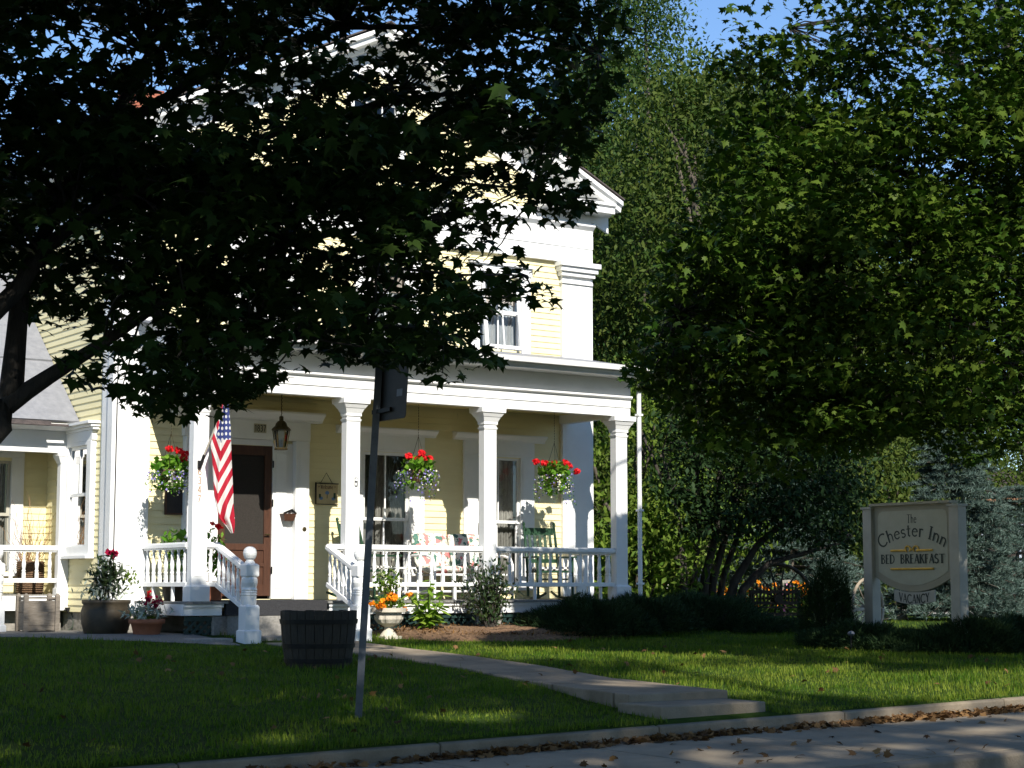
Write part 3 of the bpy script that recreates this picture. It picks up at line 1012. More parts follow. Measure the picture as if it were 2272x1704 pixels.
o.location = (2.42, -2.45, 0.02)
# stairs: carpeted top step and granite steps
m = MB()
m.box(0.92, 2.34, -2.0, -1.602, -0.1, 0.40)
m.build("granite_step", GRANITE, house, bevel=0.012)
m = MB()
m.box(0.90, 2.36, -2.32, -2.002, -0.1, 0.145)
m.build("granite_step", GRANITE, house, bevel=0.012)
m = MB()
m.box(0.10, 0.66, -2.36, -2.05, -0.1, 0.13)
m.build("granite_step", GRANITE, house, bevel=0.02)
m = MB()
m.box(0.89, 2.37, -1.66, -1.60, 0.402, DECKZ + 0.006)
m.box(0.89, 2.37, -1.598, -0.42, DECKZ + 0.002, DECKZ + 0.012)
m.box(0.89, 2.37, -2.004, -1.662, 0.402, 0.41)
m.build("stair_carpet", CARPET, house)

# ------------------------------------------------------------------ the set-back wing on the left
m = MB()
siding(m, -7.0, -0.003, 0.60, 3.05, lambda u, o_, z: (u, 2.48 - o_, z), [(-1.40, -0.55, 1.02, 2.58)])
m.build("wing_wall", YELLOW, house)
m = MB()
for a, b in ((-1.58, -1.40), (-0.55, -0.37)):
    m.box(a, b, 2.43, 2.52, 0.95, 2.62)
m.box(-1.58, -0.37, 2.42, 2.48, 2.622, 2.76)
m.box(-1.62, -0.33, 2.38, 2.48, 2.762, 2.80)
m.box(-1.60, -0.35, 2.39, 2.50, 0.92, 0.96)
wn = m.build("window", WHITE, house)
m = MB()
sash(m, -1.397, -0.553, 1.78, 2.58, 2.52, mun=1)
m.build("sash", SIGNPOST, wn)
m = MB()
sash(m, -1.397, -0.553, 1.0, 1.82, 2.555, mun=1)
m.build("sash", SIGNPOST, wn)
MB().quad((-1.38, 2.51, 1.02), (-0.57, 2.51, 1.02), (-0.57, 2.51, 2.56), (-1.38, 2.51, 2.56)).build("pane", GLASS, wn)
m = MB()
curtain(m, -1.4, -0.56, 1.0, 2.6, 2.68)
m.build("curtain", LACE, wn)
m = MB()
m.extrude([(1.28, 3.06), (4.4, 5.76), (4.4, 5.80), (1.24, 3.085)], lambda p: (-7.2, p[0], p[1]), lambda p: (-0.02, p[0], p[1]))
m.extrude([(4.4, 5.76), (7.5, 3.1), (7.5, 3.14), (4.4, 5.80)], lambda p: (-7.2, p[0], p[1]), lambda p: (-0.02, p[0], p[1]))
for y in (2.386,):
    z = 3.085 + (y - 1.24) * 0.859
    m.extrude([(y - 0.03, z - 0.024), (y + 0.03, z + 0.03), (y + 0.02, z + 0.05), (y - 0.045, z + 0.0)], lambda p: (-7.19, p[0], p[1]), lambda p: (-0.03, p[0], p[1]))
m.build("wing_roof", ROOFG, house)
m = MB()
m.box(-7.2, -0.46, 1.16, 1.255, 3.0, 3.06)
m.box(-0.46, -0.03, 1.20, 1.245, 3.0, 3.03)
m.build("wing_gutter", SHINGLE, house)
m = MB()
m.box(-7.0, -0.003, 1.53, 1.66, 2.65, 2.775)
m.box(-7.0, -0.003, 1.55, 1.66, 2.777, 3.02)
m.run([(0, 2.96), (0.10, 2.96), (0.25, 3.03), (0.25, 3.05), (0, 3.05)], -7.1, -0.02, 1.54)
m.build("wing_beam", WHITE, house)
m = MB()
for x in (-0.09, -1.75, -3.4, -5.0):
    m.box(x - 0.075, x + 0.075, 1.53, 1.66, 0.67, 2.50)
    m.frustum((x, 1.595), 0.16, 0.14, 0.25, 0.22, 2.50, 2.60)
    m.frustum((x, 1.595), 0.26, 0.23, 0.26, 0.23, 2.60, 2.648)
    m.frustum((x, 1.595), 0.18, 0.16, 0.18, 0.16, 0.63, 0.75)
    m.build("wing_column", WHITE, house, bevel=0.004)
    m = MB()
m = MB()
m.box(-7.0, -0.003, 1.56, 2.48, 0.62, 0.66)
m.build("wing_floor", DECK, house)
m = MB()
m.box(-7.0, -0.003, 1.52, 1.558, 0.44, 0.64)
m.box(-0.80, -0.003, 0.55, 0.60, 0.44, 0.64)if False else None
m.build("wing_fascia", WHITE, house)
railing((-1.66, 1.595), (-0.17, 1.595), zt=1.335, zl=0.885, n=8, both=False)
o = copy_part(NEW)
o.location = (-1.24, 0.96, 0.05)
railing((-1.24, 1.55), (-1.24, 1.06), zt=1.30, zl=0.85, n=2, both=False, curve=0.15)
# window in the side wall, set in a shallow white box bay
m = MB()
m.box(-0.09, 0.0, 0.62, 0.77, 1.20, 2.78)
m.box(-0.09, 0.0, 1.46, 1.58, 1.20, 2.78)
m.box(-0.088, 0.0, 0.77, 1.46, 2.722, 2.78)
m.box(-0.088, 0.0, 0.77, 1.46, 1.20, 1.328)
m.box(-0.14, 0.0, 0.60, 1.60, 1.155, 1.198)
m.box(-0.085, 0.0, 0.60, 1.60, 2.782, 2.92)
for i, (z, o_) in enumerate(((2.922, 0.10), (2.962, 0.14), (3.002, 0.19))):
    m.box(-o_, 0.0, 0.58 - o_ / 2, 1.60, z, z + 0.038)
wn = m.build("window", WHITE, house, bevel=0.003)
m = MB()
for z0, z1, o_ in ((2.02, 2.72, 0.03), (1.33, 2.06, 0.0)):
    X0 = -0.05 + 0.03 - o_
    for a, b, c, d in ((0.775, 0.82, z0, z1), (1.41, 1.455, z0, z1), (0.82, 1.41, z0, z0 + 0.045), (0.82, 1.41, z1 - 0.045, z1), (1.10, 1.125, z0 + 0.045, z1 - 0.045)):
        m.box(X0, X0 + 0.03, a, b, c, d)
m.build("sash", WHITE, wn)
MB().quad((-0.03, 0.8, 1.35), (-0.03, 1.44, 1.35), (-0.03, 1.44, 2.70), (-0.03, 0.8, 2.70)).build("pane", GLASS, wn)
m = MB()
n = 30
vs = []
for i in range(n + 1):
    y = 0.78 + 0.34 * i / n
    vs += [(0.10 + 0.02 * math.sin(i * 1.7), y, 1.33), (0.10 + 0.02 * math.sin(i * 1.7), y, 2.72)]
m.add(vs, [(2 * i, 2 * i + 2, 2 * i + 3, 2 * i + 1) for i in range(n)])
m.build("curtain", LACE, wn)

# ------------------------------------------------------------------ lettering: a small stroke alphabet
def _arc(cx, cy, rx, ry, a0, a1, n=9):
    return [(cx + rx * math.cos(R(a0 + (a1 - a0) * i / n)), cy + ry * math.sin(R(a0 + (a1 - a0) * i / n))) for i in range(n + 1)]
T_, K_ = 0.055, 0.12
GLY = {
 'T': (0.72, [([(0.02, 0.96), (0.70, 0.96)], T_), ([(0.36, 0.96), (0.36, 0)], K_), ([(0.24, 0.02), (0.48, 0.02)], T_)]),
 'h': (0.56, [([(0.10, 1.0), (0.10, 0)], K_), (_arc(0.28, 0.36, 0.17, 0.26, 165, 0) + [(0.45, 0.0)], T_ * 1.5)]),
 'e': (0.54, [([(0.05, 0.36), (0.49, 0.36)], T_), (_arc(0.27, 0.31, 0.22, 0.30, 10, 320), T_ * 1.6)]),
 'C': (0.78, [(_arc(0.44, 0.48, 0.38, 0.50, 48, 318, 14), T_ * 1.9)]),
 's': (0.44, [(_arc(0.22, 0.46, 0.15, 0.15, 30, 260, 7) + _arc(0.22, 0.15, 0.17, 0.15, 80, -140, 7), T_ * 1.6)]),
 't': (0.40, [([(0.18, 0.86), (0.18, 0.10), (0.30, 0.02)], K_ * 0.85), ([(0.03, 0.60), (0.35, 0.60)], T_)]),
 'r': (0.40, [([(0.10, 0.62), (0.10, 0)], K_), (_arc(0.25, 0.42, 0.15, 0.19, 170, 50, 5), T_ * 1.6)]),
 'I': (0.34, [([(0.17, 1.0), (0.17, 0)], K_), ([(0.06, 0.98), (0.28, 0.98)], T_), ([(0.06, 0.02), (0.28, 0.02)], T_)]),
 'n': (0.58, [([(0.10, 0.62), (0.10, 0)], K_), (_arc(0.29, 0.36, 0.18, 0.26, 165, 0) + [(0.47, 0.0)], T_ * 1.7)]),
 'B': (0.56, [([(0.10, 1), (0.10, 0)], K_), ([(0.10, 0.97)] + _arc(0.22, 0.755, 0.2, 0.215, 90, -90, 7) + [(0.10, 0.54)], T_ * 1.3), ([(0.10, 0.53)] + _arc(0.26, 0.28, 0.22, 0.25, 90, -90, 7) + [(0.10, 0.03)], T_ * 1.3)]),
 'E': (0.50, [([(0.10, 1), (0.10, 0)], K_), ([(0.10, 0.97), (0.44, 0.97)], T_), ([(0.10, 0.53), (0.38, 0.53)], T_), ([(0.10, 0.03), (0.46, 0.03)], T_)]),
 'D': (0.66, [([(0.10, 1), (0.10, 0)], K_), ([(0.10, 0.97)] + _arc(0.22, 0.5, 0.36, 0.47, 90, -90, 12) + [(0.10, 0.03)], T_ * 1.3)]),
 'R': (0.60, [([(0.10, 1), (0.10, 0)], K_), ([(0.10, 0.97)] + _arc(0.24, 0.74, 0.2, 0.23, 90, -90, 7) + [(0.10, 0.51)], T_ * 1.3), ([(0.24, 0.51), (0.54, 0.0)], K_ * 0.8)]),
 'A': (0.64, [([(0.04, 0), (0.32, 1.0)], T_), ([(0.32, 1.0), (0.58, 0)], K_), ([(0.14, 0.34), (0.48, 0.34)], T_)]),
 'K': (0.62, [([(0.10, 1), (0.10, 0)], K_), ([(0.52, 1.0), (0.12, 0.46)], T_), ([(0.24, 0.60), (0.56, 0.0)], K_ * 0.8)]),
 'F': (0.48, [([(0.10, 1), (0.10, 0)], K_), ([(0.10, 0.97), (0.44, 0.97)], T_), ([(0.10, 0.53), (0.36, 0.53)], T_)]),
 'S': (0.52, [(_arc(0.25, 0.74, 0.18, 0.23, 35, 265, 9) + _arc(0.25, 0.25, 0.21, 0.24, 85, -145, 9), T_ * 1.8)]),
 'V': (0.60, [([(0.04, 1.0), (0.30, 0)], K_), ([(0.30, 0.0), (0.56, 1.0)], T_ * 1.4)]),
 'N': (0.64, [([(0.10, 0), (0.10, 1)], T_ * 1.4), ([(0.10, 1), (0.54, 0)], K_), ([(0.54, 0), (0.54, 1)], T_ * 1.4)]),
 'Y': (0.60, [([(0.04, 1.0), (0.30, 0.48)], K_), ([(0.30, 0.48), (0.56, 1.0)], T_ * 1.4), ([(0.30, 0.48), (0.30, 0)], K_)]),
 'W': (0.84, [([(0.04, 1.0), (0.24, 0)], K_), ([(0.24, 0), (0.42, 0.9)], T_), ([(0.42, 0.9), (0.60, 0)], K_), ([(0.60, 0), (0.80, 1.0)], T_)]),
 'l': (0.24, [([(0.12, 1.0), (0.12, 0)], K_)]),
 'c': (0.48, [(_arc(0.27, 0.31, 0.21, 0.30, 45, 315), T_ * 1.7)]),
 'o': (0.54, [(_arc(0.27, 0.31, 0.21, 0.30, 0, 360, 12), T_ * 1.7)]),
 'm': (0.86, [([(0.10, 0.62), (0.10, 0)], K_), (_arc(0.27, 0.36, 0.15, 0.26, 165, 0) + [(0.42, 0.0)], T_ * 1.7), (_arc(0.58, 0.36, 0.15, 0.26, 165, 0) + [(0.73, 0.0)], T_ * 1.7)]),
 '1': (0.40, [([(0.10, 0.82), (0.22, 0.98), (0.22, 0)], 0.11)]),
 '8': (0.58, [(_arc(0.29, 0.74, 0.18, 0.23, 0, 360, 12), 0.10), (_arc(0.29, 0.27, 0.22, 0.26, 0, 360, 12), 0.10)]),
 '3': (0.56, [(_arc(0.26, 0.74, 0.20, 0.23, 140, -90, 9), 0.10), (_arc(0.26, 0.26, 0.22, 0.25, 90, -145, 9), 0.10)]),
 '7': (0.54, [([(0.06, 0.95), (0.48, 0.95), (0.20, 0)], 0.10)]),
 '6': (0.58, [([(0.44, 0.98)] + _arc(0.29, 0.30, 0.24, 0.62, 100, 180, 6) + _arc(0.29, 0.28, 0.23, 0.28, 180, 540, 14), 0.10)]),
 '4': (0.58, [([(0.40, 0), (0.40, 1.0), (0.05, 0.30), (0.55, 0.30)], 0.10)]),
}
def strokes(m, text, size, place, sp=0.06, wk=1.0, sx=1.0):
    """place(u, v, k) -> 3-D; u runs along the line, v up, k lifts each stroke off the board"""
    u, k = 0.0, 0
    for ch in text:
        if ch == ' ':
            u += 0.36 * size * sx
            continue
        wd, st = GLY[ch]
        for pts, sw in st:
            k += 1
            hw = sw * size * wk / 2
            for (x0, y0), (x1, y1) in zip(pts, pts[1:]):
                dx, dy = (x1 - x0) * sx, y1 - y0
                L = math.hypot(dx, dy) or 1e-6
                nx, ny = -dy / L * hw, dx / L * hw
                ex, ey = dx / L * hw * 0.35, dy / L * hw * 0.35
                q = [(u + x0 * sx * size - ex + nx, y0 * size - ey + ny), (u + x0 * sx * size - ex - nx, y0 * size - ey - ny),
                     (u + x1 * sx * size + ex - nx, y1 * size + ey - ny), (u + x1 * sx * size + ex + nx, y1 * size + ey + ny)]
                k += 0.25
                m.add([place(a, b, k) for a, b in q], [(0, 1, 2, 3)])
        u += (wd * sx + sp) * size
    return u - sp * size
def text_width(text, size, sp=0.06, sx=1.0):
    return sum(0.36 * size * sx if c == ' ' else (GLY[c][0] * sx + sp) * size for c in text) - sp * size

# numerals on the inn
m = MB()
m.lathe([(0.0, 0), (0.001, 0.0), (0.001, 0.001)], n=4)
m = MB()
m.box(2.02, 2.215, -0.128, -0.1152, 2.93, 3.06)
pl = m.build("number_plaque", SIGNCREAM, house, bevel=0.01)
m = MB()
strokes(m, "1837", 0.092, lambda u, v, k: (2.032 + u, -0.1285 - 0.00015 * k, 2.95 + v), wk=1.25, sx=0.80)
m.build("numerals", BLACKP, pl)
for i, ch in enumerate("6347"):
    m = MB()
    strokes(m, ch, 0.095, lambda u, v, k, i=i: (0.485 + u, -1.604 - 0.00015 * k, 2.205 - 0.118 * i + v), wk=1.4, sx=0.85)
    m.build("numeral", LETTER2, house)

# framed panel and small letter plate
t = thing("framed_panel", "dark brown framed panel on the yellow wall behind the leftmost flower basket", "panel", (0.88, -0.02, 2.0))
m = MB()
for a, b, c, d in ((-0.15, -0.125, -0.25, 0.22), (0.125, 0.15, -0.25, 0.22), (-0.125, 0.125, -0.25, -0.225), (-0.125, 0.125, 0.195, 0.22)):
    m.box(a, b, -0.03, 0, c, d)
m.build("frame", DOORW, t)
MB().box(-0.125, 0.125, -0.02, -0.005, -0.225, 0.195).build("panel", SIGNB, t)
t = thing("letter_plate", "small black and white plate fixed to the second porch column from the left", "plate", (2.83, -1.604, 2.19))
m = MB()
m.box(-0.022, 0.022, -0.008, 0, -0.06, 0.06)
m.build("plate", BLACKP, t)
m = MB()
m.box(-0.016, 0.016, -0.010, -0.0082, 0.012, 0.05)
m.box(-0.016, 0.006, -0.010, -0.0082, -0.05, -0.01)
m.build("marking", WHITE, t)

# welcome board
t = thing("welcome_sign", "square wooden welcome board hanging from a cord beside the front door", "sign", (3.25, -0.03, 2.10))
MB().box(-0.175, 0.175, -0.015, 0.0, -0.14, 0.145).build("board", PLANKB, t)
m = MB()
m.box(-0.19, -0.177, -0.022, 0, -0.15, 0.165)
m.box(-0.177, 0.185, -0.022, 0, 0.147, 0.16)
m.box(-0.177, 0.185, -0.018, 0, -0.152, -0.142)
m.build("frame", IRON, t)
MB().tube([(-0.11, -0.01, 0.155), (-0.01, -0.005, 0.31), (0.09, -0.01, 0.155)], 0.004, 5).build("cord", IRON, t)
m = MB()
strokes(m, "Welcome", 0.062, lambda u, v, k: (-0.108 + u, -0.0155 - 0.0001 * k, 0.075 + v), wk=1.1, sx=0.72)
for x in (-0.135, 0.128):
    m.box(x - 0.007, x + 0.007, -0.0165, -0.0152, 0.10, 0.115)
m.build("lettering", DOORW, t)
m = MB()
for cx, cz, r in ((0.0, 0.02, 0.034), (-0.10, -0.06, 0.032), (0.10, -0.065, 0.03)):
    m.add([(cx + r * math.cos(a), -0.0168, cz + 0.8 * r * math.sin(a)) for a in np.arange(0, 6.28, 0.52)], [tuple(range(13))])
m.build("painted_flower", BLUEP, t)
m = MB()
m.box(-0.135, -0.105, -0.0178, -0.0155, -0.055, 0.0)
m.box(0.105, 0.14, -0.0178, -0.0155, -0.06, 0.02)
m.box(-0.004, 0.004, -0.0176, -0.0155, -0.06, 0.0)
m.build("painted_chair", GREENC, t)

# wall basket beside the door
t = thing("letter_basket", "small brown metal mail basket mounted on the white trim right of the door", "mailbox", (2.58, -0.05, 1.80))
m = MB()
m.frustum((0, -0.06), 0.14, 0.09, 0.2, 0.14, -0.10, 0.0)
m.build("bin", DOORW, t)
m = MB()
m.beam((-0.10, -0.13, 0.0), (0.10, 0.0, 0.06), 0.012, 0.03)
m.beam((0.10, -0.13, 0.0), (0.10, 0.01, 0.06), 0.012, 0.03)
m.build("lid", IRON, t)

# hanging lantern
t = thing("lantern", "aged brass lantern hanging on a chain under the porch ceiling by the door", "lantern", tuple(at(624, 955, -0.95)))
m = MB()
top = 3.47 - t.location.z
k = 0
z = 0.20
while z < top:
    m.tube([(0.008 * (k % 2), 0.008 * ((k + 1) % 2), z), (0.0, 0.0, z + 0.03)], 0.0055, 5)
    z += 0.026
    k += 1
m.build("chain", BRASS, t)
m = MB()
m.lathe([(0.135, 0.0), (0.125, 0.025), (0.085, 0.06), (0.072, 0.10), (0.05, 0.125), (0.03, 0.135), (0.03, 0.19), (0.012, 0.20)], n=8)
m.build("cap", BRASS, t)
m = MB()
for j in range(6):
    a = 2 * math.pi * (j + 0.5) / 6
    m.tube([(0.115 * math.cos(a), 0.115 * math.sin(a), 0.0), (0.075 * math.cos(a), 0.075 * math.sin(a), -0.24)], 0.008, 5)
m.lathe([(0.085, -0.27), (0.095, -0.255), (0.08, -0.24), (0.02, -0.238)], n=6)
m.build("cage", BRASS, t)
MB().lathe([(0.065, -0.235), (0.102, -0.005)], n=6).build("glass", GLASS, t)
m = MB()
for j in range(3):
    a = 2.1 * j
    m.tube([(0.025 * math.cos(a), 0.025 * math.sin(a), -0.236), (0.025 * math.cos(a), 0.025 * math.sin(a), -0.12)], 0.009, 6)
m.build("candle", WHITE, t)

# ------------------------------------------------------------------ flag on the first column
def flag_mat():
    mm = bpy.data.materials.new("flag_cloth")
    mm.use_nodes = True
    tt = mm.node_tree
    b = tt.nodes["Principled BSDF"]
    b.inputs["Roughness"].default_value = 0.75
    uv = tt.nodes.new("ShaderNodeUVMap")
    sp = tt.nodes.new("ShaderNodeSeparateXYZ")
    tt.links.new(uv.outputs[0], sp.inputs[0])
    def mth(op, a, bb):
        n = tt.nodes.new("ShaderNodeMath")
        n.operation = op
        for i, q in enumerate((a, bb)):
            if isinstance(q, (int, float)):
                n.inputs[i].default_value = q
            elif q is not None:
                tt.links.new(q, n.inputs[i])
        return n.outputs[0]
    fr = mth('FRACT', sp.outputs[1], None)
    red = mth('GREATER_THAN', fr, 0.5)
    mx = tt.nodes.new("ShaderNodeMixRGB")
    mx.inputs[1].default_value = (0.78, 0.76, 0.72, 1)
    mx.inputs[2].default_value = (0.50, 0.012, 0.035, 1)
    tt.links.new(red, mx.inputs[0])
    can = mth('GREATER_THAN', sp.outputs[0], 0.5)
    at_ = tt.nodes.new("ShaderNodeAttribute")
    at_.attribute_name = "star"
    vor = tt.nodes.new("ShaderNodeTexVoronoi")
    vor.inputs["Scale"].default_value = 1.0
    vor.inputs["Randomness"].default_value = 0.12
    tt.links.new(at_.outputs["Vector"], vor.inputs["Vector"])
    star = mth('LESS_THAN', vor.outputs["Distance"], 0.30)
    mx2 = tt.nodes.new("ShaderNodeMixRGB")
    mx2.inputs[1].default_value = (0.035, 0.055, 0.22, 1)
    mx2.inputs[2].default_value = (0.82, 0.82, 0.80, 1)
    tt.links.new(star, mx2.inputs[0])
    mx3 = tt.nodes.new("ShaderNodeMixRGB")
    tt.links.new(can, mx3.inputs[0])
    tt.links.new(mx.outputs[0], mx3.inputs[1])
    tt.links.new(mx2.outputs[0], mx3.inputs[2])
    tt.links.new(mx3.outputs[0], b.inputs["Base Color"])
    tr = tt.nodes.new("ShaderNodeBsdfTranslucent")
    tt.links.new(mx3.outputs[0], tr.inputs[0])
    ms = tt.nodes.new("ShaderNodeMixShader")
    ms.inputs[0].default_value = 0.35
    tt.links.new(b.outputs[0], ms.inputs[1])
    tt.links.new(tr.outputs[0], ms.inputs[2])
    tt.links.new(ms.outputs[0], tt.nodes["Material Output"].inputs[0])
    return mm
FB = Vector(at(443, 1034, -1.62))
FT = Vector(at(504, 884, -2.02))
t = thing("flag", "american flag hanging limp from a slanted pole on the leftmost column of the main porch", "flag", tuple(FB))
MB().tube([(0, 0, 0), tuple(FT - FB)], 0.013, 8).build("pole", SIGNPOST, t)
m = MB()
m.box(-0.025, 0.025, -0.01, 0.016, -0.03, 0.07)
d = (FT - FB).normalized()
m.tube([(0, -0.005, -0.02), tuple(d * 0.16)], 0.02, 8)
m.build("bracket", IRON, t)
# cloth: a fold down the middle; s runs across (0..1), q down (0..1)
ctl = [  # y, left x, fold x, right x   (photo pixels, on the flag's own plane)
    (884, 497, 500, 505), (915, 487, 497, 509), (950, 478, 492, 512), (985, 467, 490, 513), (1020, 471, 489, 514), (1060, 473, 485, 516),
    (1100, 475, 483, 518), (1120, 479, 483, 518), (1150, 486, 490, 521), (1166, 500, 503, 521), (1183, 512, 514, 519)]
NS, NQ = 22, 44
vs, uvs, stars = [], [], []
for j in range(NQ + 1):
    y = 884 + (1183 - 884) * j / NQ
    for a, b in zip(ctl, ctl[1:]):
        if a[0] <= y <= b[0]:
            f = (y - a[0]) / (b[0] - a[0])
            xl, xm, xr = (a[i] + (b[i] - a[i]) * f for i in (1, 2, 3))
            break
    Yb = -2.02 + 0.10 * min(1, j / NQ * 2)
    for i in range(NS + 1):
        s = i / NS
        if s < 0.45:
            r = s / 0.45
            x = xl + (xm - xl) * r
            dep = -0.055 * math.sin(math.pi * r) + 0.05 * r
        else:
            r = (s - 0.45) / 0.55
            x = xm + (xr - xm) * r
            dep = 0.05 - 0.05 * r - 0.05 * math.sin(math.pi * r) * (1 + 0.5 * math.sin(6 * r + 0.12 * j))
        p = at(x, y, Yb + dep * 0.9)
        vs.append(p)
        # stripes climb away from the fold on both sides
        sl = (xm - x) if s < 0.45 else (x - xm)
        q = ((y - 884) + (2.5 * (xm - x) if s < 0.45 else -2.1 * (x - xm) + 4.2 * (x - xm))) / 47.0
        edge = 985 + (0.9 * (x - 490) if x < 492 else -0.15 * (x - 492))
        blue = 1.0 if (y < edge - 6 and x > 476 + (985 - y) * 0.22) else 0.0
        uvs.append((blue, q))
        stars.append((x / 8.5, y / 13.0, 0))
fs = [(j * (NS + 1) + i, j * (NS + 1) + i + 1, (j + 1) * (NS + 1) + i + 1, (j + 1) * (NS + 1) + i) for j in range(NQ) for i in range(NS)]
fm = MB().add(vs, fs)
fo = fm.build("cloth", flag_mat(), t, smooth=True, org=FB)
uvl = fo.data.uv_layers.new(name="UVMap")
for lp in fo.data.loops:
    uvl.data[lp.index].uv = uvs[lp.vertex_index]
sa = fo.data.attributes.new("star", 'FLOAT_VECTOR', 'POINT')
sa.data.foreach_set("vector", np.array(stars, dtype=np.float32).reshape(-1))

# ------------------------------------------------------------------ hanging baskets
def petals(name, c, r, n, size, material, parent, org=(0, 0, 0), tpl=ROUND):
    return rand_leaves(name, tpl, blob(n, c, (r, r, r * 0.8), 0.6), size, material, parent, org, tilt=1.2)
def basket(px, py, Y, reds, label, seed, trail, spread=0.26, drop=0.5):
    global RNG
    p = at(px, py, Y)
    RNG = np.random.default_rng(seed)
    t = thing("hanging_basket", label, "flower basket", p, 0, "hanging flower baskets along the porch")
    m = MB()
    m.lathe([(0.10, -0.16), (0.15, -0.08), (0.17, 0.0), (0.16, 0.01)], n=14)
    m.build("pot", WICKER, t)
    m = MB()
    h = 3.47 - p[2]
    for a in (0, 2.1, 4.2):
        m.tube([(0.16 * math.cos(a), 0.16 * math.sin(a), 0.0), (0, 0, min(0.5, h * 0.6))], 0.003, 4)
    z = min(0.5, h * 0.6)
    while z < h:
        m.tube([(0, 0, z), (0.003, 0, z + 0.03)], 0.0038, 4)
        z += 0.04
    m.build("chain", BRASS, t)
    pts = np.concatenate([blob(230, (0, 0, 0.06), (spread, spread, 0.17), 0.4), blob(90, (0, 0, -0.12), (spread * 0.9, spread * 0.9, 0.16), 0.6)])
    rand_leaves("foliage", ROUND, pts, 0.085, GERAN, t, tilt=0.7, droop=0.3)
    st = []
    for k in range(34):
        a = RNG.random() * 6.28
        L = drop * (0.5 + 0.6 * RNG.random())
        r0 = spread * (0.55 + 0.5 * RNG.random())
        for q in range(13):
            f = q / 12
            st.append((math.cos(a) * r0 * (1 + 0.25 * f) + RNG.normal(0, 0.012), math.sin(a) * r0 * (1 + 0.25 * f) + RNG.normal(0, 0.012), -0.02 - L * f * f * 0.9))
    st = np.array(st)
    rand_leaves("trailing_foliage", OVAL, st, 0.035, GERAN, t, tilt=0.9)
    for nm, ml, fr in (("trailing_flower", PURPF, trail), ("trailing_flower", WHITEF, 1 - trail)):
        sel = st[RNG.random(len(st)) < 0.75 * fr]
        if len(sel):
            sel = sel + RNG.normal(0, 0.022, sel.shape)
            rand_leaves(nm, ROUND, sel, 0.030, ml, t, tilt=1.2)
    for rx, ry in reds:
        q = at(rx, ry, Y + RNG.normal(0, 0.08)) - p
        m = MB()
        g = petals("geranium", tuple(q), 0.056, 80, 0.038, REDF, t)
        s_ = MB().tube([(q[0] * 0.5, q[1] * 0.5, 0.05), tuple(q)], 0.004, 4).build("stem", GERAN, t)
    return t
basket(378, 1045, -0.80, ((376, 996), (396, 1000), (411, 1008), (407, 1018)), "hanging basket of red geraniums left of the leftmost porch column", 3, 0.5, 0.25, 0.30)
basket(928, 1045, -0.95, ((907, 1012), (928, 1018), (936, 1006), (954, 1018), (940, 1016)), "hanging basket of red geraniums trailing violet flowers before the middle porch window", 5, 0.72, 0.25, 0.42)
basket(1230, 1055, -0.95, ((1190, 1024), (1208, 1027), (1231, 1028), (1254, 1026), (1262, 1034), (1280, 1046)), "fullest hanging basket of red geraniums near the right corner column of the porch", 8, 0.55, 0.27, 0.42)
RNG = np.random.default_rng(21)

# ------------------------------------------------------------------ porch furniture
def rocker():
    t = thing("rocking_chair", "green slatted rocking chair with a checked cushion by the right end of the porch", "rocking chair", (0, 0, 0))
    for s in (-1, 1):
        m = MB()
        m.tube([(s * 0.27, -0.52, 0.09), (s * 0.27, -0.25, 0.03), (s * 0.27, 0.05, 0.018), (s * 0.27, 0.35, 0.04), (s * 0.27, 0.58, 0.11)], 0.02, 6)
        m.build("rocker", GREENC, t)
        m = MB()
        m.tube([(s * 0.26, 0.22, 0.03), (s * 0.255, 0.25, 0.45), (s * 0.25, 0.36, 0.9), (s * 0.25, 0.42, 1.12)], [0.022, 0.024, 0.022, 0.018], 8)
        m.lathe([(0.012, 1.12), (0.024, 1.145), (0.022, 1.165), (0.006, 1.18)], (s * 0.25, 0.425), 8)
        m.build("back_post", GREENC, t)
        m = MB()
        m.tube([(s * 0.28, -0.25, 0.03), (s * 0.28, -0.25, 0.62)], 0.021, 8)
        m.build("front_leg", GREENC, t)
        m = MB()
        m.box(s * 0.285 - 0.04, s * 0.285 + 0.04, -0.32, 0.29, 0.62, 0.645)
        m.build("arm", GREENC, t)
    m = MB()
    for i in range(7):
        y = -0.27 + i * 0.083
        m.box(-0.27, 0.27, y, y + 0.066, 0.40, 0.425)
    m.build("seat", GREENC, t)
    m = MB()
    m.add([(x * 0.23, 0.395 + dy, z) for z, sgn in ((0.98, 1), (1.09, 1)) for dy in (0.0, 0.025) for x in (-1, -0.5, 0, 0.5, 1)],
          [(i, i + 1, i + 11, i + 10) for i in range(4)] + [(5 + i, 6 + i, 16 + i, 15 + i) for i in range(4)] + [(10 + i, 11 + i, 16 + i, 15 + i) for i in range(4)] + [(i, i + 1, 6 + i, 5 + i) for i in range(4)])
    m.beam((-0.24, 0.29, 0.58), (0.24, 0.29, 0.58), 0.02, 0.06)
    m.build("back_rail", GREENC, t)
    for i in range(5):
        x = -0.17 + i * 0.085
        MB().beam((x, 0.295, 0.58), (x, 0.40, 0.99), 0.042, 0.012, up=(0, 1, 0)).build("slat", GREENC, t)
    m = MB()
    for y, z in ((-0.25, 0.2), (-0.25, 0.3), (0.23, 0.2)):
        m.tube([(-0.27, y, z), (0.27, y, z)], 0.013, 6)
    m.build("stretcher", GREENC, t)
    MB().box(-0.24, 0.24, -0.26, 0.22, 0.427, 0.485).build("cushion", CHECK, t, bevel=0.02)
    return t
rk = rocker()
pp = at(1210, 1328, -0.62)
rk.location = (pp[0], -0.72, DECKZ)
rk.rotation_euler = (0, 0, R(-14))
r2 = copy_thing(rk, (3.70, -0.55, DECKZ), R(25), "dark green rocking chair half hidden behind the second porch column from the left")

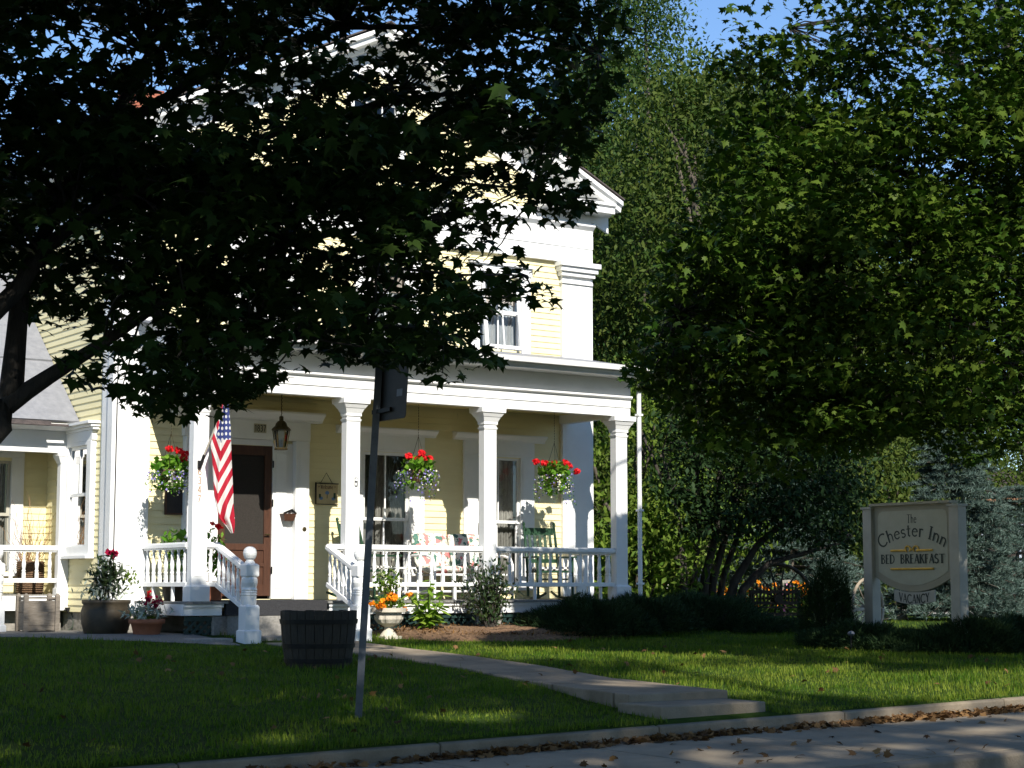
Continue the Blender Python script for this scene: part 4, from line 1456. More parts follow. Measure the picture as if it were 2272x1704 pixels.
# white tubular glider with floral cushions
g0 = at(985, 1328, -0.6)
t = thing("glider_bench", "white tubular metal glider bench with floral cushions on the porch", "bench", (g0[0] + 0.24, -0.62, DECKZ))
for s in (-1, 1):
    m = MB()
    m.tube([(s * 0.68, -0.42, 0.0), (s * 0.68, -0.42, 0.5), (s * 0.68, -0.36, 0.6), (s * 0.68, -0.2, 0.64), (s * 0.68, 0.2, 0.64), (s * 0.68, 0.34, 0.58), (s * 0.68, 0.38, 0.45), (s * 0.68, 0.38, 0.0)], 0.02, 8)
    m.tube([(s * 0.68, -0.40, 0.10), (s * 0.68, 0.36, 0.10)], 0.016, 6)
    m.build("arm_frame", WHITE, t)
m = MB()
for y in (-0.36, 0.3):
    m.tube([(-0.68, y, 0.12), (0.68, y, 0.12)], 0.016, 6)
for y in (-0.30, 0.24):
    m.tube([(-0.66, y, 0.36), (0.66, y, 0.36)], 0.018, 6)
m.tube([(-0.64, 0.24, 0.36), (-0.64, 0.42, 0.86), (0.64, 0.42, 0.86), (0.64, 0.24, 0.36)], 0.018, 6)
m.build("frame", WHITE, t)
def pillow(m, x0, x1, y0, y1, z0, z1, lean=0.0, n=8):
    vs, fs = [], []
    for side in (0, 1):
        for j in range(n + 1):
            for i in range(n + 1):
                u, v = i / n * 2 - 1, j / n * 2 - 1
                bul = (1 - u ** 4) * (1 - v ** 4)
                x = (x0 + x1) / 2 + (x1 - x0) / 2 * u * (1 - 0.05 * v * v)
                z = (z0 + z1) / 2 + (z1 - z0) / 2 * v * (1 - 0.07 * u * u)
                yc = (y0 + y1) / 2 + (1 if side else -1) * (y1 - y0) / 2 * (0.25 + 0.75 * bul) + lean * (z - z0)
                vs.append((x, yc, z))
    k = (n + 1) ** 2
    for j in range(n):
        for i in range(n):
            a = j * (n + 1) + i
            fs += [(a, a + 1, a + n + 2, a + n + 1), (k + a, k + a + n + 1, k + a + n + 2, k + a + 1)]
    ring = [i for i in range(n + 1)] + [j * (n + 1) + n for j in range(1, n + 1)] + [n * (n + 1) + i for i in range(n - 1, -1, -1)] + [j * (n + 1) for j in range(n - 1, 0, -1)]
    for a, b in zip(ring, ring[1:] + ring[:1]):
        fs.append((a, b, k + b, k + a))
    m.add(vs, fs)
for a, b in ((-0.63, -0.01), (0.01, 0.63)):
    m = MB()
    pillow(m, a, b, 0.10, 0.26, 0.44, 0.98, 0.30)
    m.build("back_cushion", FLORAL, t, smooth=True)
    m = MB()
    vs0 = len(m.v)
    pillow(m, a, b, 0.38, 0.50, -0.33, 0.22)
    m.v = [(x, z, y) for x, y, z in m.v]
    m.build("seat_cushion", FLORAL, t, smooth=True)

# white metal porch table with hooped legs and a white pot on it
g1 = at(880, 1330, -0.8)
t = thing("side_table", "low white tubular side table beside the floral glider on the porch", "table", (g1[0], -0.85, DECKZ))
m = MB()
for y in (-0.2, 0.2):
    m.tube([(-0.2, y, 0), (-0.2, y, 0.38), (-0.15, y, 0.45), (0.15, y, 0.45), (0.2, y, 0.38), (0.2, y, 0)], 0.016, 8)
for x in (-0.15, 0.15):
    m.tube([(x, -0.2, 0.45), (x, 0.2, 0.45)], 0.014, 6)
m.build("frame", WHITE, t)
MB().box(-0.17, 0.17, -0.19, 0.19, 0.452, 0.465).build("top", WHITE, t)

# potted plants on the porch
def leafy(name, label, cat, base, pot, leaves, flowers=(), group=None):
    t = thing(name, label, cat, base, 0, group)
    pm, pmat = pot
    if pm:
        pm.build("pot", pmat, t, smooth=True)
    for nm, tpl, n, c, r, size, ml, tilt, droop in leaves:
        rand_leaves(nm, tpl, blob(n, c, r, 0.25), size, ml, t, tilt=tilt, droop=droop)
    for nm, n, c, r, size, ml in flowers:
        rand_leaves(nm, ROUND, blob(n, c, r, 0.5), size, ml, t, tilt=1.2)
    return t
def pot(r0, r1, h, rim=0.02):
    return MB().lathe([(r0, 0.0), (r0 * 1.02, 0.02), (r1, h - 0.06), (r1 + rim, h - 0.055), (r1 + rim, h), (r1 - 0.01, h), (r1 - 0.02, h - 0.04)], n=20)
b = at(472, 1325, -1.1)
leafy("hibiscus", "potted hibiscus with red blooms behind the stair rail left of the door", "potted plant", (b[0], -1.1, DECKZ), (pot(0.11, 0.15, 0.26), TERRA),
      [("foliage", OVAL, 190, (0, 0, 0.62), (0.17, 0.16, 0.36), 0.09, GERAN, 0.7, 0.5)],
      [("bloom", 26, (0.05, -0.16, 0.60), (0.05, 0.02, 0.055), 0.075, REDF), ("bloom", 14, (0.02, -0.1, 0.98), (0.05, 0.03, 0.03), 0.06, REDF), ("bloom", 12, (-0.06, -0.06, 1.02), (0.03, 0.03, 0.02), 0.05, REDF)])
b = at(388, 1325, -0.6)
leafy("potted_shrub", "dark leafy potted plant behind the porch's left end railing", "potted plant", (b[0], -0.55, DECKZ), (pot(0.12, 0.16, 0.28), POTB),
      [("foliage", OVAL, 110, (0, 0, 0.70), (0.20, 0.20, 0.30), 0.12, GERAN, 0.6, 0.5)])

# wicker basket of curly willow on the wing porch
b = at(66, 1318, 2.1)
t = thing("wicker_basket", "tall brown wicker basket of curly willow twigs on the left wing's porch", "basket", (b[0], 2.1, 0.66))
m = MB()
m.lathe([(0.17, 0.0), (0.19, 0.1), (0.19, 0.45), (0.175, 0.47), (0.165, 0.46)], n=20, wob=0.03)
for z in np.arange(0.02, 0.45, 0.03):
    m.lathe([(0.188, z), (0.202, z + 0.012), (0.188, z + 0.024)], n=20)
m.build("basket", WICKER, t)
m = MB()
for k in range(34):
    a, sp_ = random.uniform(0, 6.28), random.uniform(0.05, 0.42)
    L = random.uniform(0.5, 1.15)
    ph, w_ = random.uniform(0, 6), random.uniform(0.02, 0.045)
    pts = []
    for i in range(13):
        f = i / 12
        pts.append((math.cos(a) * (0.08 + sp_ * f) + w_ * math.sin(ph + f * 14), math.sin(a) * (0.08 + sp_ * f * 0.5) + w_ * math.cos(ph + f * 12), 0.35 + L * f * (1 - 0.3 * sp_)))
    m.tube(pts, [0.006 - 0.004 * i / 12 for i in range(13)], 4, cap=False)
m.build("twig", TWIG, t)["label"] = "curly bare willow twigs"

# ------------------------------------------------------------------ things standing along the house front
def gz(p):
    return (p[0], p[1], ground_z(p[0], p[1]))
# weathered wooden planter crate
c0 = on_ground(83, 1400)
c0 = np.array([-1.0, 0.75, 0.16])
q = at(82, 1400, 0.75)
t = thing("planter_crate", "weathered grey wooden crate standing on the gravel below the left wing's porch", "crate", (q[0], 0.75, 0.15), R(-6))
for x in (-0.21, 0.21):
    for y in (-0.21, 0.21):
        m = MB()
        m.box(x - 0.03, x + 0.03, y - 0.03, y + 0.03, 0, 0.50)
        m.frustum((x, y), 0.06, 0.06, 0.02, 0.02, 0.50, 0.53)
        m.build("post", CRATEW, t)
m = MB()
for z0, z1 in ((0.04, 0.10), (0.105, 0.27), (0.275, 0.43)):
    for s in (-1, 1):
        m.box(-0.178, 0.178, s * 0.20 - 0.012, s * 0.20 + 0.012, z0, z1)
        m.box(s * 0.20 - 0.012, s * 0.20 + 0.012, -0.178, 0.178, z0, z1)
for s in (-1, 1):
    m.box(-0.178, 0.178, s * 0.20 - 0.012, s * 0.20 + 0.012, 0.46, 0.48)
    m.box(s * 0.20 - 0.012, s * 0.20 + 0.012, -0.178, 0.178, 0.435, 0.48)
m.build("side_panel", CRATEW, t)
# outdoor tap with a hose end
q = at(155, 1340, 1.45)
t = thing("garden_tap", "dark outdoor tap with a hose hanging under the left wing porch edge", "tap", (q[0], 1.46, 0.42))
m = MB()
m.frustum((0, 0), 0.04, 0.04, 0.14, 0.05, -0.02, 0.06)
m.build("tap", IRON, t)
MB().tube([(0.02, -0.02, 0), (0.03, -0.08, -0.10), (0.0, -0.14, -0.2), (-0.10, -0.2, -0.27), (-0.16, -0.22, -0.29)], 0.012, 6).build("hose", HOSE, t)

q = at(234, 1412, -0.75)
leafy("potted_plant", "big brown pot of dark foliage with one deep red flower at the house corner", "potted plant", (q[0], -0.75, 0.10),
      (MB().lathe([(0.22, 0.0), (0.26, 0.02), (0.31, 0.2), (0.32, 0.36), (0.29, 0.44), (0.31, 0.46), (0.31, 0.50), (0.28, 0.50), (0.26, 0.46)], n=24), POTB),
      [("foliage", LANCE, 420, (0, 0, 0.78), (0.27, 0.27, 0.32), 0.13, HOLLY, 0.8, 0.1),
       ("grey_foliage", LANCE, 110, (-0.05, 0, 0.62), (0.40, 0.36, 0.16), 0.11, DUSTY, 0.9, 0.4),
       ("foliage", OVAL, 60, (0.28, -0.1, 0.78), (0.18, 0.15, 0.18), 0.06, SHRUBG, 0.9, 0.3)],
      [("bloom", 40, (0.05, -0.05, 1.10), (0.09, 0.07, 0.045), 0.07, DRED)])
q = at(325, 1412, -1.35)
leafy("potted_plant", "terracotta pot of red celosia and silver leaves beside the porch's left end", "potted plant", (q[0], -1.35, 0.10), (pot(0.15, 0.20, 0.26, 0.03), TERRA),
      [("grey_foliage", LANCE, 240, (0, 0, 0.36), (0.34, 0.28, 0.14), 0.10, DUSTY, 0.9, 0.1),
       ("foliage", OVAL, 60, (0, 0, 0.32), (0.22, 0.2, 0.09), 0.07, SHRUBG, 0.8, 0.3)],
      [("plume", 90, (0.05, -0.02, 0.46), (0.16, 0.10, 0.12), 0.05, DRED), ("plume", 16, (0, -0.05, 0.56), (0.02, 0.02, 0.08), 0.04, REDF)])

# half barrel on the lawn
q = on_ground(706, 1478)
t = thing("half_barrel", "dark oak half barrel planter with iron hoops standing on the shaded lawn", "barrel", q)
prof = [(0.345, -0.03), (0.375, 0.12), (0.40, 0.30), (0.415, 0.48), (0.42, 0.60)]
n = 26
m = MB()
for j in range(n):
    a0, a1 = 2 * math.pi * j / n, 2 * math.pi * (j + 0.93) / n
    rj = random.uniform(-0.004, 0.004)
    dzj = random.uniform(-0.006, 0.006)
    vs = []
    for r_, z_ in prof:
        for rr in (r_ + rj, r_ - 0.03):
            for a in (a0, a1):
                vs.append((rr * math.cos(a), rr * math.sin(a), z_ + (dzj if z_ > 0.5 else 0)))
    fs = []
    for i in range(len(prof) - 1):
        b = i * 4
        fs += [(b, b + 1, b + 5, b + 4), (b + 3, b + 2, b + 6, b + 7), (b + 1, b + 3, b + 7, b + 5), (b + 2, b, b + 4, b + 6)]
    b = (len(prof) - 1) * 4
    fs += [(b, b + 1, b + 3, b + 2), (0, 2, 3, 1)]
    m.add(vs, fs)
m.build("stave", BARREL, t)["label"] = "dark oak staves"
for z0, z1, r_ in ((0.04, 0.09, 0.366), (0.20, 0.25, 0.393), (0.46, 0.51, 0.421)):
    MB().lathe([(r_ - 0.004, z0), (r_ + 0.002, z0), (r_ + 0.010, z1), (r_ + 0.002, z1)], n=40).build("hoop", IRON, t)
MB().lathe([(0.37, 0.52), (0.2, 0.55), (0.01, 0.56)], n=20).build("soil", MULCH, t, smooth=True)

# cast-stone urn with marigolds
q = at(862, 1416, -2.25)
t = thing("flower_urn", "pale cast stone urn of orange marigolds and daisies beside the right newel post", "urn", (q[0], -2.25, 0.09))
m = MB()
m.frustum((0, 0), 0.26, 0.26, 0.26, 0.26, -0.05, 0.03)
m.lathe([(0.12, 0.03), (0.10, 0.06), (0.06, 0.11), (0.055, 0.15), (0.085, 0.17)], n=24)
m.build("foot", URN, t)
m = MB()
vs, fs = [], []
N = 44
pr = [(0.085, 0.17), (0.15, 0.20), (0.185, 0.25), (0.19, 0.30)]
for r_, z_ in pr:
    for j in range(N):
        a = 2 * math.pi * j / N
        rr = r_ * (1 + 0.035 * (1 if j % 4 < 2 else -1) * (1 if 0.18 < z_ else 0))
        vs.append((rr * math.cos(a), rr * math.sin(a), z_))
for i in range(3):
    for j in range(N):
        fs.append((i * N + j, i * N + (j + 1) % N, (i + 1) * N + (j + 1) % N, (i + 1) * N + j))
m.add(vs, fs)
m.lathe([(0.17, 0.30), (0.175, 0.335), (0.235, 0.345), (0.24, 0.40), (0.21, 0.40), (0.19, 0.36)], n=28)
m.build("bowl", URN, t)
rand_leaves("foliage", OVAL, np.concatenate([blob(200, (0, 0, 0.46), (0.24, 0.2, 0.10), 0.2), blob(240, (-0.05, 0, 0.72), (0.24, 0.18, 0.26), 0.2)]), 0.075, SHRUBG, t, tilt=0.8, droop=0.2)
for nm, ml, k, c, r_, s_ in (("marigold", ORANF, 15, (-0.04, -0.10, 0.50), (0.22, 0.12, 0.09), 0.04), ("daisy", WHITEF, 34, (0.04, -0.03, 0.74), (0.32, 0.2, 0.24), 0.017)):
    pts = []
    for i in range(k):
        c_ = np.array(c) + RNG.normal(size=3) * np.array(r_) * 0.55
        pts.append(blob(26 if k < 20 else 8, c_, (s_, s_, s_ * 0.8), 0.6))
    rand_leaves(nm, ROUND, np.concatenate(pts), s_ * 0.85, ml, t, tilt=1.2)

# lime-green leafy plant before the lattice
q = on_ground(945, 1408)
t = thing("leafy_plant", "lime green broad leaved plant growing before the porch lattice", "plant", (q[0], -2.05, ground_z(q[0], -2.05) + 0.05))
pos, yaw, pit, sz = [], [], [], []
m = MB()
for s_ in range(9):
    a, ln = 6.28 * s_ / 9 + random.uniform(-.3, .3), random.uniform(0.32, 0.62) if s_ else 0.74
    sp_ = 0.5 if s_ else 0.05
    tip = Vector((math.cos(a) * ln * sp_, math.sin(a) * ln * sp_, ln * 0.92))
    m.tube([(0, 0, 0), tuple(tip * 0.5 + Vector((0, 0, 0.04))), tuple(tip)], [0.010, 0.008, 0.005], 5)
    for k in range(12):
        f = 0.25 + 0.75 * k / 11
        b = tip * f
        ya = k * 2.4 + a
        L = 0.21 * (1.1 - 0.3 * f) + random.uniform(-.02, .02)
        yaw.append(ya)
        pit.append(random.uniform(0.0, 0.5))
        sz.append(L)
        pos.append((b.x - math.sin(ya) * L * 0.5, b.y + math.cos(ya) * L * 0.5, b.z + 0.01))
m.build("stem", HOSTA, t)
leaf_mesh("foliage", OVAL, pos, np.array(sz), np.array(yaw), np.array(pit), RNG.normal(0, 0.25, len(pos)), HOSTA, t)

# holly bush
q = np.array([at(1090, 1400, -2.15)[0], -2.15, 0.18])
t = thing("holly_bush", "dark glossy holly bush standing before the third porch column", "bush", q)
m = MB()
pts = []
for k in range(38):
    a = RNG.random() * 6.28
    L, sp_ = 0.40 + 0.58 * RNG.random(), 0.05 + 0.36 * RNG.random()
    tip = np.array([math.cos(a) * sp_ * 1.15, math.sin(a) * sp_, L])
    mid = tip * 0.5 + np.array([0, 0, 0.05])
    m.tube([(0.02 * math.cos(a), 0.02 * math.sin(a), -0.1), tuple(mid), tuple(tip)], [0.014, 0.009, 0.004], 5)
    for i in range(46):
        f = 0.28 + 0.75 * RNG.random()
        pts.append(tip * f + RNG.normal(0, 0.05, 3))
m.build("branch", BARK, t)
rand_leaves("foliage", OVAL, np.array(pts), 0.068, HOLLY, t, tilt=0.9, droop=0.0)

# junipers: long needled shoots on low mounds
def juniper(base, rx, ry, h, n, label, flat=1.0, name="juniper_bush", ml=JUNIPER, size=0.075):
    t = thing(name, label, "bush", base)
    d = RNG.normal(size=(n, 3))
    d[:, 2] = np.abs(d[:, 2])
    d /= np.linalg.norm(d, axis=1)[:, None]
    lump = 1 + 0.16 * np.sin(d[:, 0] * 7 + 1) * np.sin(d[:, 1] * 6) + 0.10 * np.sin(d[:, 0] * 15 + 2)
    p = d * np.array([rx, ry, h]) * (0.55 + 0.45 * np.sqrt(RNG.random(n)))[:, None] * lump[:, None]
    yaw = np.arctan2(-d[:, 0], d[:, 1]) + RNG.normal(0, 0.8, n)
    pit = -(0.35 + 0.6 * d[:, 2]) + RNG.normal(0, 0.35, n)
    leaf_mesh("foliage", NEEDLE, p, size * (0.6 + 0.8 * RNG.random(n)), yaw, pit, RNG.normal(0, 0.8, n), ml, t)
    m = MB()
    for k in range(9):
        a = 6.28 * k / 9
        m.tube([(0, 0, -0.05), (math.cos(a) * rx * 0.4, math.sin(a) * ry * 0.4, h * 0.35), (math.cos(a) * rx * 0.7, math.sin(a) * ry * 0.7, h * 0.5)], [0.03, 0.02, 0.008], 5)
    m.build("stem", BARK, t)
    return t
def gb(px, py, Y):
    p = at(px, py, Y)
    return (p[0], Y, ground_z(p[0], Y))
juniper(gb(1310, 1400, -2.35), 1.0, 0.75, 0.50, 26000, "low dark juniper bush covering the porch's right front corner")
juniper(gb(1420, 1400, -2.0), 0.9, 0.8, 0.48, 22000, "spreading dark juniper in the middle of the hedge right of the porch")
juniper(gb(1555, 1400, -1.5), 1.25, 0.9, 0.46, 24000, "spreading juniper at the foot of the many stemmed shrub tree")
juniper(gb(1690, 1400, -2.2), 0.9, 0.8, 0.20, 9000, "lowest juniper mat in the shade before the wagon wheel bench")
# little upright evergreen and the juniper bed under the inn sign
SIGN = np.array([9.35, -5.70, 0.0])
b = gb(1838, 1425, -4.6)
t = juniper(b, 0.40, 0.40, 1.10, 16000, "small dark upright evergreen shrub between the bench and the inn sign", name="upright_evergreen", ml=LEAF_D, size=0.065)
for px, Y, rx, h, lb in ((1900, -5.4, 0.75, 0.30, "dark low juniper under the left post of the inn sign"),
                         (2035, -6.2, 0.85, 0.24, "dark low juniper under the middle of the inn sign board"),
                         (2160, -6.6, 0.75, 0.42, "tall shaggy juniper under the right post of the inn sign"),
                         (2268, -6.4, 0.8, 0.40, "juniper with paler tips right of the inn sign")):
    juniper(gb(px, 1420, Y), rx, 0.7, h, 18000, lb)

# ------------------------------------------------------------------ inn sign
t = thing("inn_sign", "cream and tan inn sign board between two square grey posts", "sign", (SIGN[0], SIGN[1], ground_z(SIGN[0], SIGN[1])))
SZ = t.location.z
def SP(u, o, z):      # u runs from the far post (left) to the near post (right); the face looks to -X
    return (-o, -u, z - SZ)
yl, yr = at(1935, 1250, 0), at(2124, 1250, 0)
def yat(px, X=SIGN[0]):
    d = ray(px, 1250)
    s = (X - CAM[0]) / d[0]
    return CAM[1] + d[1] * s - SIGN[1]
def zat(px, py, X=SIGN[0]):
    d = ray(px, py)
    return CAM[2] + d[2] * (X - CAM[0]) / d[0]
uL, uR = -yat(1934), -yat(2127)        # post centres
bl, br = uL + 0.085, uR - 0.085
zt, zb = zat(2030, 1120), zat(2030, 1300)
for u, ztop in ((uL, zat(1925, 1131)), (uR, zat(2128, 1123))):
    m = MB()
    m.extrude([(u - 0.082, 0), (u + 0.082, 0), (u + 0.082, 1), (u - 0.082, 1)], lambda p: SP(p[0], 0.082, SZ - 0.2 if p[1] == 0 else ztop), lambda p: SP(p[0], -0.082, SZ - 0.2 if p[1] == 0 else ztop))
    po = m.build("post", SIGNPOST, t, bevel=0.006)
    m = MB()
    m.extrude([(u - 0.10, 0), (u + 0.10, 0), (u + 0.10, 1), (u - 0.10, 1)], lambda p: SP(p[0], 0.10, ztop + 0.001 + 0.03 * p[1]), lambda p: SP(p[0], -0.10, ztop + 0.001 + 0.03 * p[1]))
    m.build("cap", SIGNPOST, po)
cu = (bl + br) / 2
hw = (br - bl) / 2
def board(m, ins, o0, o1, sag):
    a, b = bl + ins, br - ins
    cut = 0.085 if ins else 0.0
    tp = zt - (ins and 0.075)
    low = zb + (0.13 if not ins else 0.20)
    pr = [(a, low), (a, tp - cut)]
    if cut:
        pr += [(a + cut * 0.3, tp - cut * 0.3), (a + cut, tp), (b - cut, tp), (b - cut * 0.3, tp - cut * 0.3)]
    else:
        pr += [(a, tp), (b, tp)]
    pr += [(b, tp - cut), (b, low)]
    for i in range(1, 16):
        f = i / 16
        u = b + (a - b) * f
        pr.append((u, low - sag * (1 - (2 * f - 1) ** 2)))
    m.extrude(pr, lambda p: SP(p[0], o0, p[1]), lambda p: SP(p[0], o1, p[1]))
m = MB()
board(m, 0, 0.02, -0.02, 0.21)
bd = m.build("board", SIGNTAN, t)
for o0, o1 in ((0.026, 0.0201),):
    m = MB()
    board(m, 0.075, o0, o1, 0.19)
    m.build("face", SIGNCREAM, bd)
m = MB()
m.extrude([(bl - 0.03, 0.0), (br + 0.02, 0.0), (br + 0.02, 0.035), (bl - 0.03, 0.035)], lambda p: SP(p[0], 0.09, zt + 0.002 + p[1]), lambda p: SP(p[0], -0.09, zt + 0.002 + p[1]))
m.build("cap_board", SIGNTAN, t)
FO = 0.0268
m = MB()
H = zt - zb
z_of = lambda py: zat(2030, py)
# "The" (small) and arched "Chester Inn"
wT = text_width("The", 0.12, sx=0.75)
strokes(m, "The", 0.12, lambda u, v, k: SP(cu - wT / 2 + u, FO + 0.00015 * k, z_of(1160) + v), sx=0.75)
S1 = 0.175
half, rise = hw - 0.125, 0.16
SXC = 1.0
wC = text_width("Chester Inn", S1, sx=SXC, sp=0.07)
SXC *= 2 * half / wC * 0.98
wC = text_width("Chester Inn", S1, sx=SXC, sp=0.07)
def arch(u, v, k):
    s = (u - wC / 2) / (wC / 2)
    Rr = (half ** 2 + rise ** 2) / (2 * rise)
    am = math.asin(min(1, half / Rr))
    a = s * am
    return SP(cu + (Rr + v) * math.sin(a), FO + 0.00015 * k, z_of(1190) - Rr + (Rr + v) * math.cos(a))
strokes(m, "Chester Inn", S1, arch, sp=0.07, sx=SXC, wk=1.25)
S2 = 0.125
wB = text_width("BED  BREAKFAST", S2, sx=0.72, sp=0.05)
kx = (2 * half) / wB
strokes(m, "BED  BREAKFAST", S2, lambda u, v, k: SP(cu - half + u * kx, FO + 0.00015 * k, z_of(1250) + v), sx=0.72, sp=0.05, wk=1.35)
m.build("lettering", LETTER, bd)
m = MB()
for z_, a, b in ((z_of(1221), -0.66, -0.17), (z_of(1221), 0.15, 0.64), (z_of(1262), -0.67, 0.66)):
    m.tube([SP(cu + a * half, FO + 0.012, z_), SP(cu + b * half, FO + 0.012, z_)], 0.016, 8)
m.build("gold_bar", GOLD, bd)
m = MB()
zc = z_of(1218)
for s in (-1, 1):
    pts = [SP(cu + s * (0.075 - 0.045 * math.cos(a)), FO + 0.014, zc + 0.04 * math.sin(a)) for a in np.arange(-0.9, 4.4, 0.4)]
    m.tube(pts, 0.012, 6)
    m.tube([SP(cu + s * 0.005, FO + 0.014, zc - 0.02), SP(cu + s * 0.035, FO + 0.014, zc + 0.03)], 0.010, 6)
m.build("emblem", GOLD, bd)
# hanging vacancy board
zv = zat(2030, 1322)
vw = 0.37
def vac(o0, o1):
    m = MB()
    pr = []
    for i in range(13):
        f = i / 12 * 2 - 1
        pr.append((cu + vw * f, zv + 0.085 - 0.035 * (1 - f * f)))
    for i in range(13):
        f = 1 - i / 12 * 2
        pr.append((cu + vw * 1.0 * f, zv - 0.07 - 0.045 * (1 - f * f)))
    m.extrude(pr, lambda p: SP(p[0], o0, p[1]), lambda p: SP(p[0], o1, p[1]))
    return m
vb = vac(0.012, -0.012).build("vacancy_board", SIGNPOST, t)
m = MB()
wV = text_width("VACANCY", 0.115, sx=0.95, sp=0.06)
strokes(m, "VACANCY", 0.115, lambda u, v, k: SP(cu - wV / 2 + u, 0.0128 + 0.00015 * k, zv - 0.085 - 0.03 * (1 - ((u - wV / 2) / (wV / 2)) ** 2) + 0.015 + v), wk=1.5, sx=0.95)
m.build("lettering", LETTER, vb)
m = MB()
for s in (-0.28, 0.28):
    m.tube([SP(cu + s, 0, zv + 0.06), SP(cu + s, 0, zv + 0.20)], 0.008, 5)
m.build("hook", IRON, t)
q = gb(1888, 1386, -5.9)
t = thing("floodlight", "small pale domed floodlight in the junipers left of the inn sign", "lamp", (q[0], q[1], q[2] + 0.20))
m = MB()
m.lathe([(0.035, 0.0), (0.05, 0.02), (0.04, 0.045), (0.012, 0.06)], n=12)
m.build("housing", SILVER, t)
MB().tube([(0, 0, 0), (0, 0, -0.36)], 0.012, 6).build("stake", IRON, t)

# ------------------------------------------------------------------ street sign seen from the back
q = on_ground(795, 1592)
pt = deep(843, 778, float(project(q)[2]) - 0.05)
lean = Vector((pt[0] - q[0], pt[1] - q[1], pt[2] - q[2]))
t = thing("street_sign", "dark back of a street sign on a grey steel channel post by the kerb", "street sign", q)
m = MB()
X_ = Vector((1, 0, 0))
prof = [(-0.030, -0.012), (-0.030, 0.012), (-0.018, 0.012), (-0.012, -0.006), (0.012, -0.006), (0.018, 0.012), (0.030, 0.012), (0.030, -0.012)]
dn = lean.normalized()
a0, b0 = Vector((0, 1, 0)), Vector((1, 0, 0))
c30, s30 = math.cos(R(-33)), math.sin(R(-33))
PR = lambda p, o: tuple(o + Vector((1, 0, 0)) * (p[0] * c30 - p[1] * s30) * 1.0 + Vector((0, 1, 0)) * (p[0] * s30 + p[1] * c30))
m.extrude(prof, lambda p: PR(p, dn * -0.25), lambda p: PR(p, dn * (lean.length)))
m.build("post", SILVER, t)
m = MB()
zl, zu = lean.length - 0.60, lean.length + 0.005
rr = 0.03
def panel_outline(inset=0.0):
    ys, zs = (0.03 - inset, -0.43 + inset), (zl + inset, zu - inset)
    out = []
    for (cy, cz, a) in ((ys[0] - rr, zs[0] + rr, -90), (ys[0] - rr, zs[1] - rr, 0), (ys[1] + rr, zs[1] - rr, 90), (ys[1] + rr, zs[0] + rr, 180)):
        for k in range(5):
            an = R(a + k * 22.5)
            out.append((cy + rr * math.cos(an), cz + rr * math.sin(an)))
    return out
def onp(y, z, o):
    b = dn * z
    return (b.x + 0.03 + o, b.y + y, b.z)
m.extrude(panel_outline(), lambda p: onp(p[0], p[1], 0.0), lambda p: onp(p[0], p[1], 0.004))
m.build("panel", SIGNB, t)
m = MB()
m.add([onp(-0.27, zl + 0.19, -0.002), onp(-0.36, zl + 0.19, -0.002), onp(-0.36, zl + 0.25, -0.002), onp(-0.27, zl + 0.25, -0.002)], [(0, 1, 2, 3)])
m.build("sticker", SILVER, t)
m = MB()
for z in (zl + 0.08, zu - 0.09):
    m.beam(onp(0.06, z, -0.03), onp(-0.20, z + 0.01, -0.012), 0.02, 0.035)
m.build("bracket", IRON, t)

# ------------------------------------------------------------------ trees
def bend(a, b, k=6, sag=0.0, wob=0.08):
    a, b = np.asarray(a, float), np.asarray(b, float)
    L = np.linalg.norm(b - a)
    off = RNG.normal(0, wob * L, 3)
    out = []
    for i in range(k + 1):
        f = i / k
        p = a + (b - a) * f + off * math.sin(math.pi * f) * 0.6 + RNG.normal(0, 0.012 * L, 3) * (0 < i < k)
        p[2] += sag * L * math.sin(math.pi * f)
        out.append(p)
    return out
def limb(m, pts, r0, r1, n=7):
    k = len(pts) - 1
    m.tube([tuple(p) for p in pts], [r0 + (r1 - r0) * (i / k) ** 0.8 for i in range(k + 1)], n)
def sprays(centres, n, rad, flat=0.45):
    """leaves of a branch tip: a flattish, slightly hanging spray round each centre"""
    c = np.repeat(np.asarray(centres), n, axis=0)
    d = RNG.normal(size=(len(c), 3)) * np.array([rad, rad, rad * flat]) * 0.6
    return c + d

def make_tree(name, label, cat, base, limbs, centres, n_leaf, rad, size, tpl, leafm, barkm, trunk_r, trunk_top, flat=0.45, tilt=0.5, droop=0.35, group=None, twig=True, keep=None):
    """limbs: lists of points with two radii; centres: where the leaf sprays sit"""
    t = thing(name, label, cat, base, 0, group)
    m = MB()
    base = np.asarray(base, float)
    nodes = []
    for pts, r0, r1 in limbs:
        limb(m, pts, r0, r1, 10 if r0 > 0.1 else 7)
        for i, p in enumerate(pts):
            if i >= 1:
                nodes.append(p)
    nodes = np.array(nodes)
    m.build("trunk", barkm, t, smooth=True, org=base)
    if twig:
        m = MB()
        for c in centres:
            j = np.argmin(np.linalg.norm(nodes - c, axis=1))
            a = nodes[j]
            if not 0.05 < np.linalg.norm(a - c) < 1.25:
                continue
            limb(m, bend(a, c, 4, 0.04, 0.07), 0.013, 0.004, 4)
        if m.v:
            m.build("branch", barkm, t, org=base)
    P = sprays(centres, n_leaf, rad, flat)
    rnd = RNG.random(len(P)) * 0.7 + np.repeat(RNG.random(len(centres)) * 0.3, n_leaf)
    if keep is not None:
        k = np.array([keep(p) for p in P])
        P, rnd = P[k], rnd[k]
    rand_leaves("crown", tpl, P, size, leafm, t, base, tilt=tilt, droop=droop, rnd=rnd, svar=0.42)
    return t

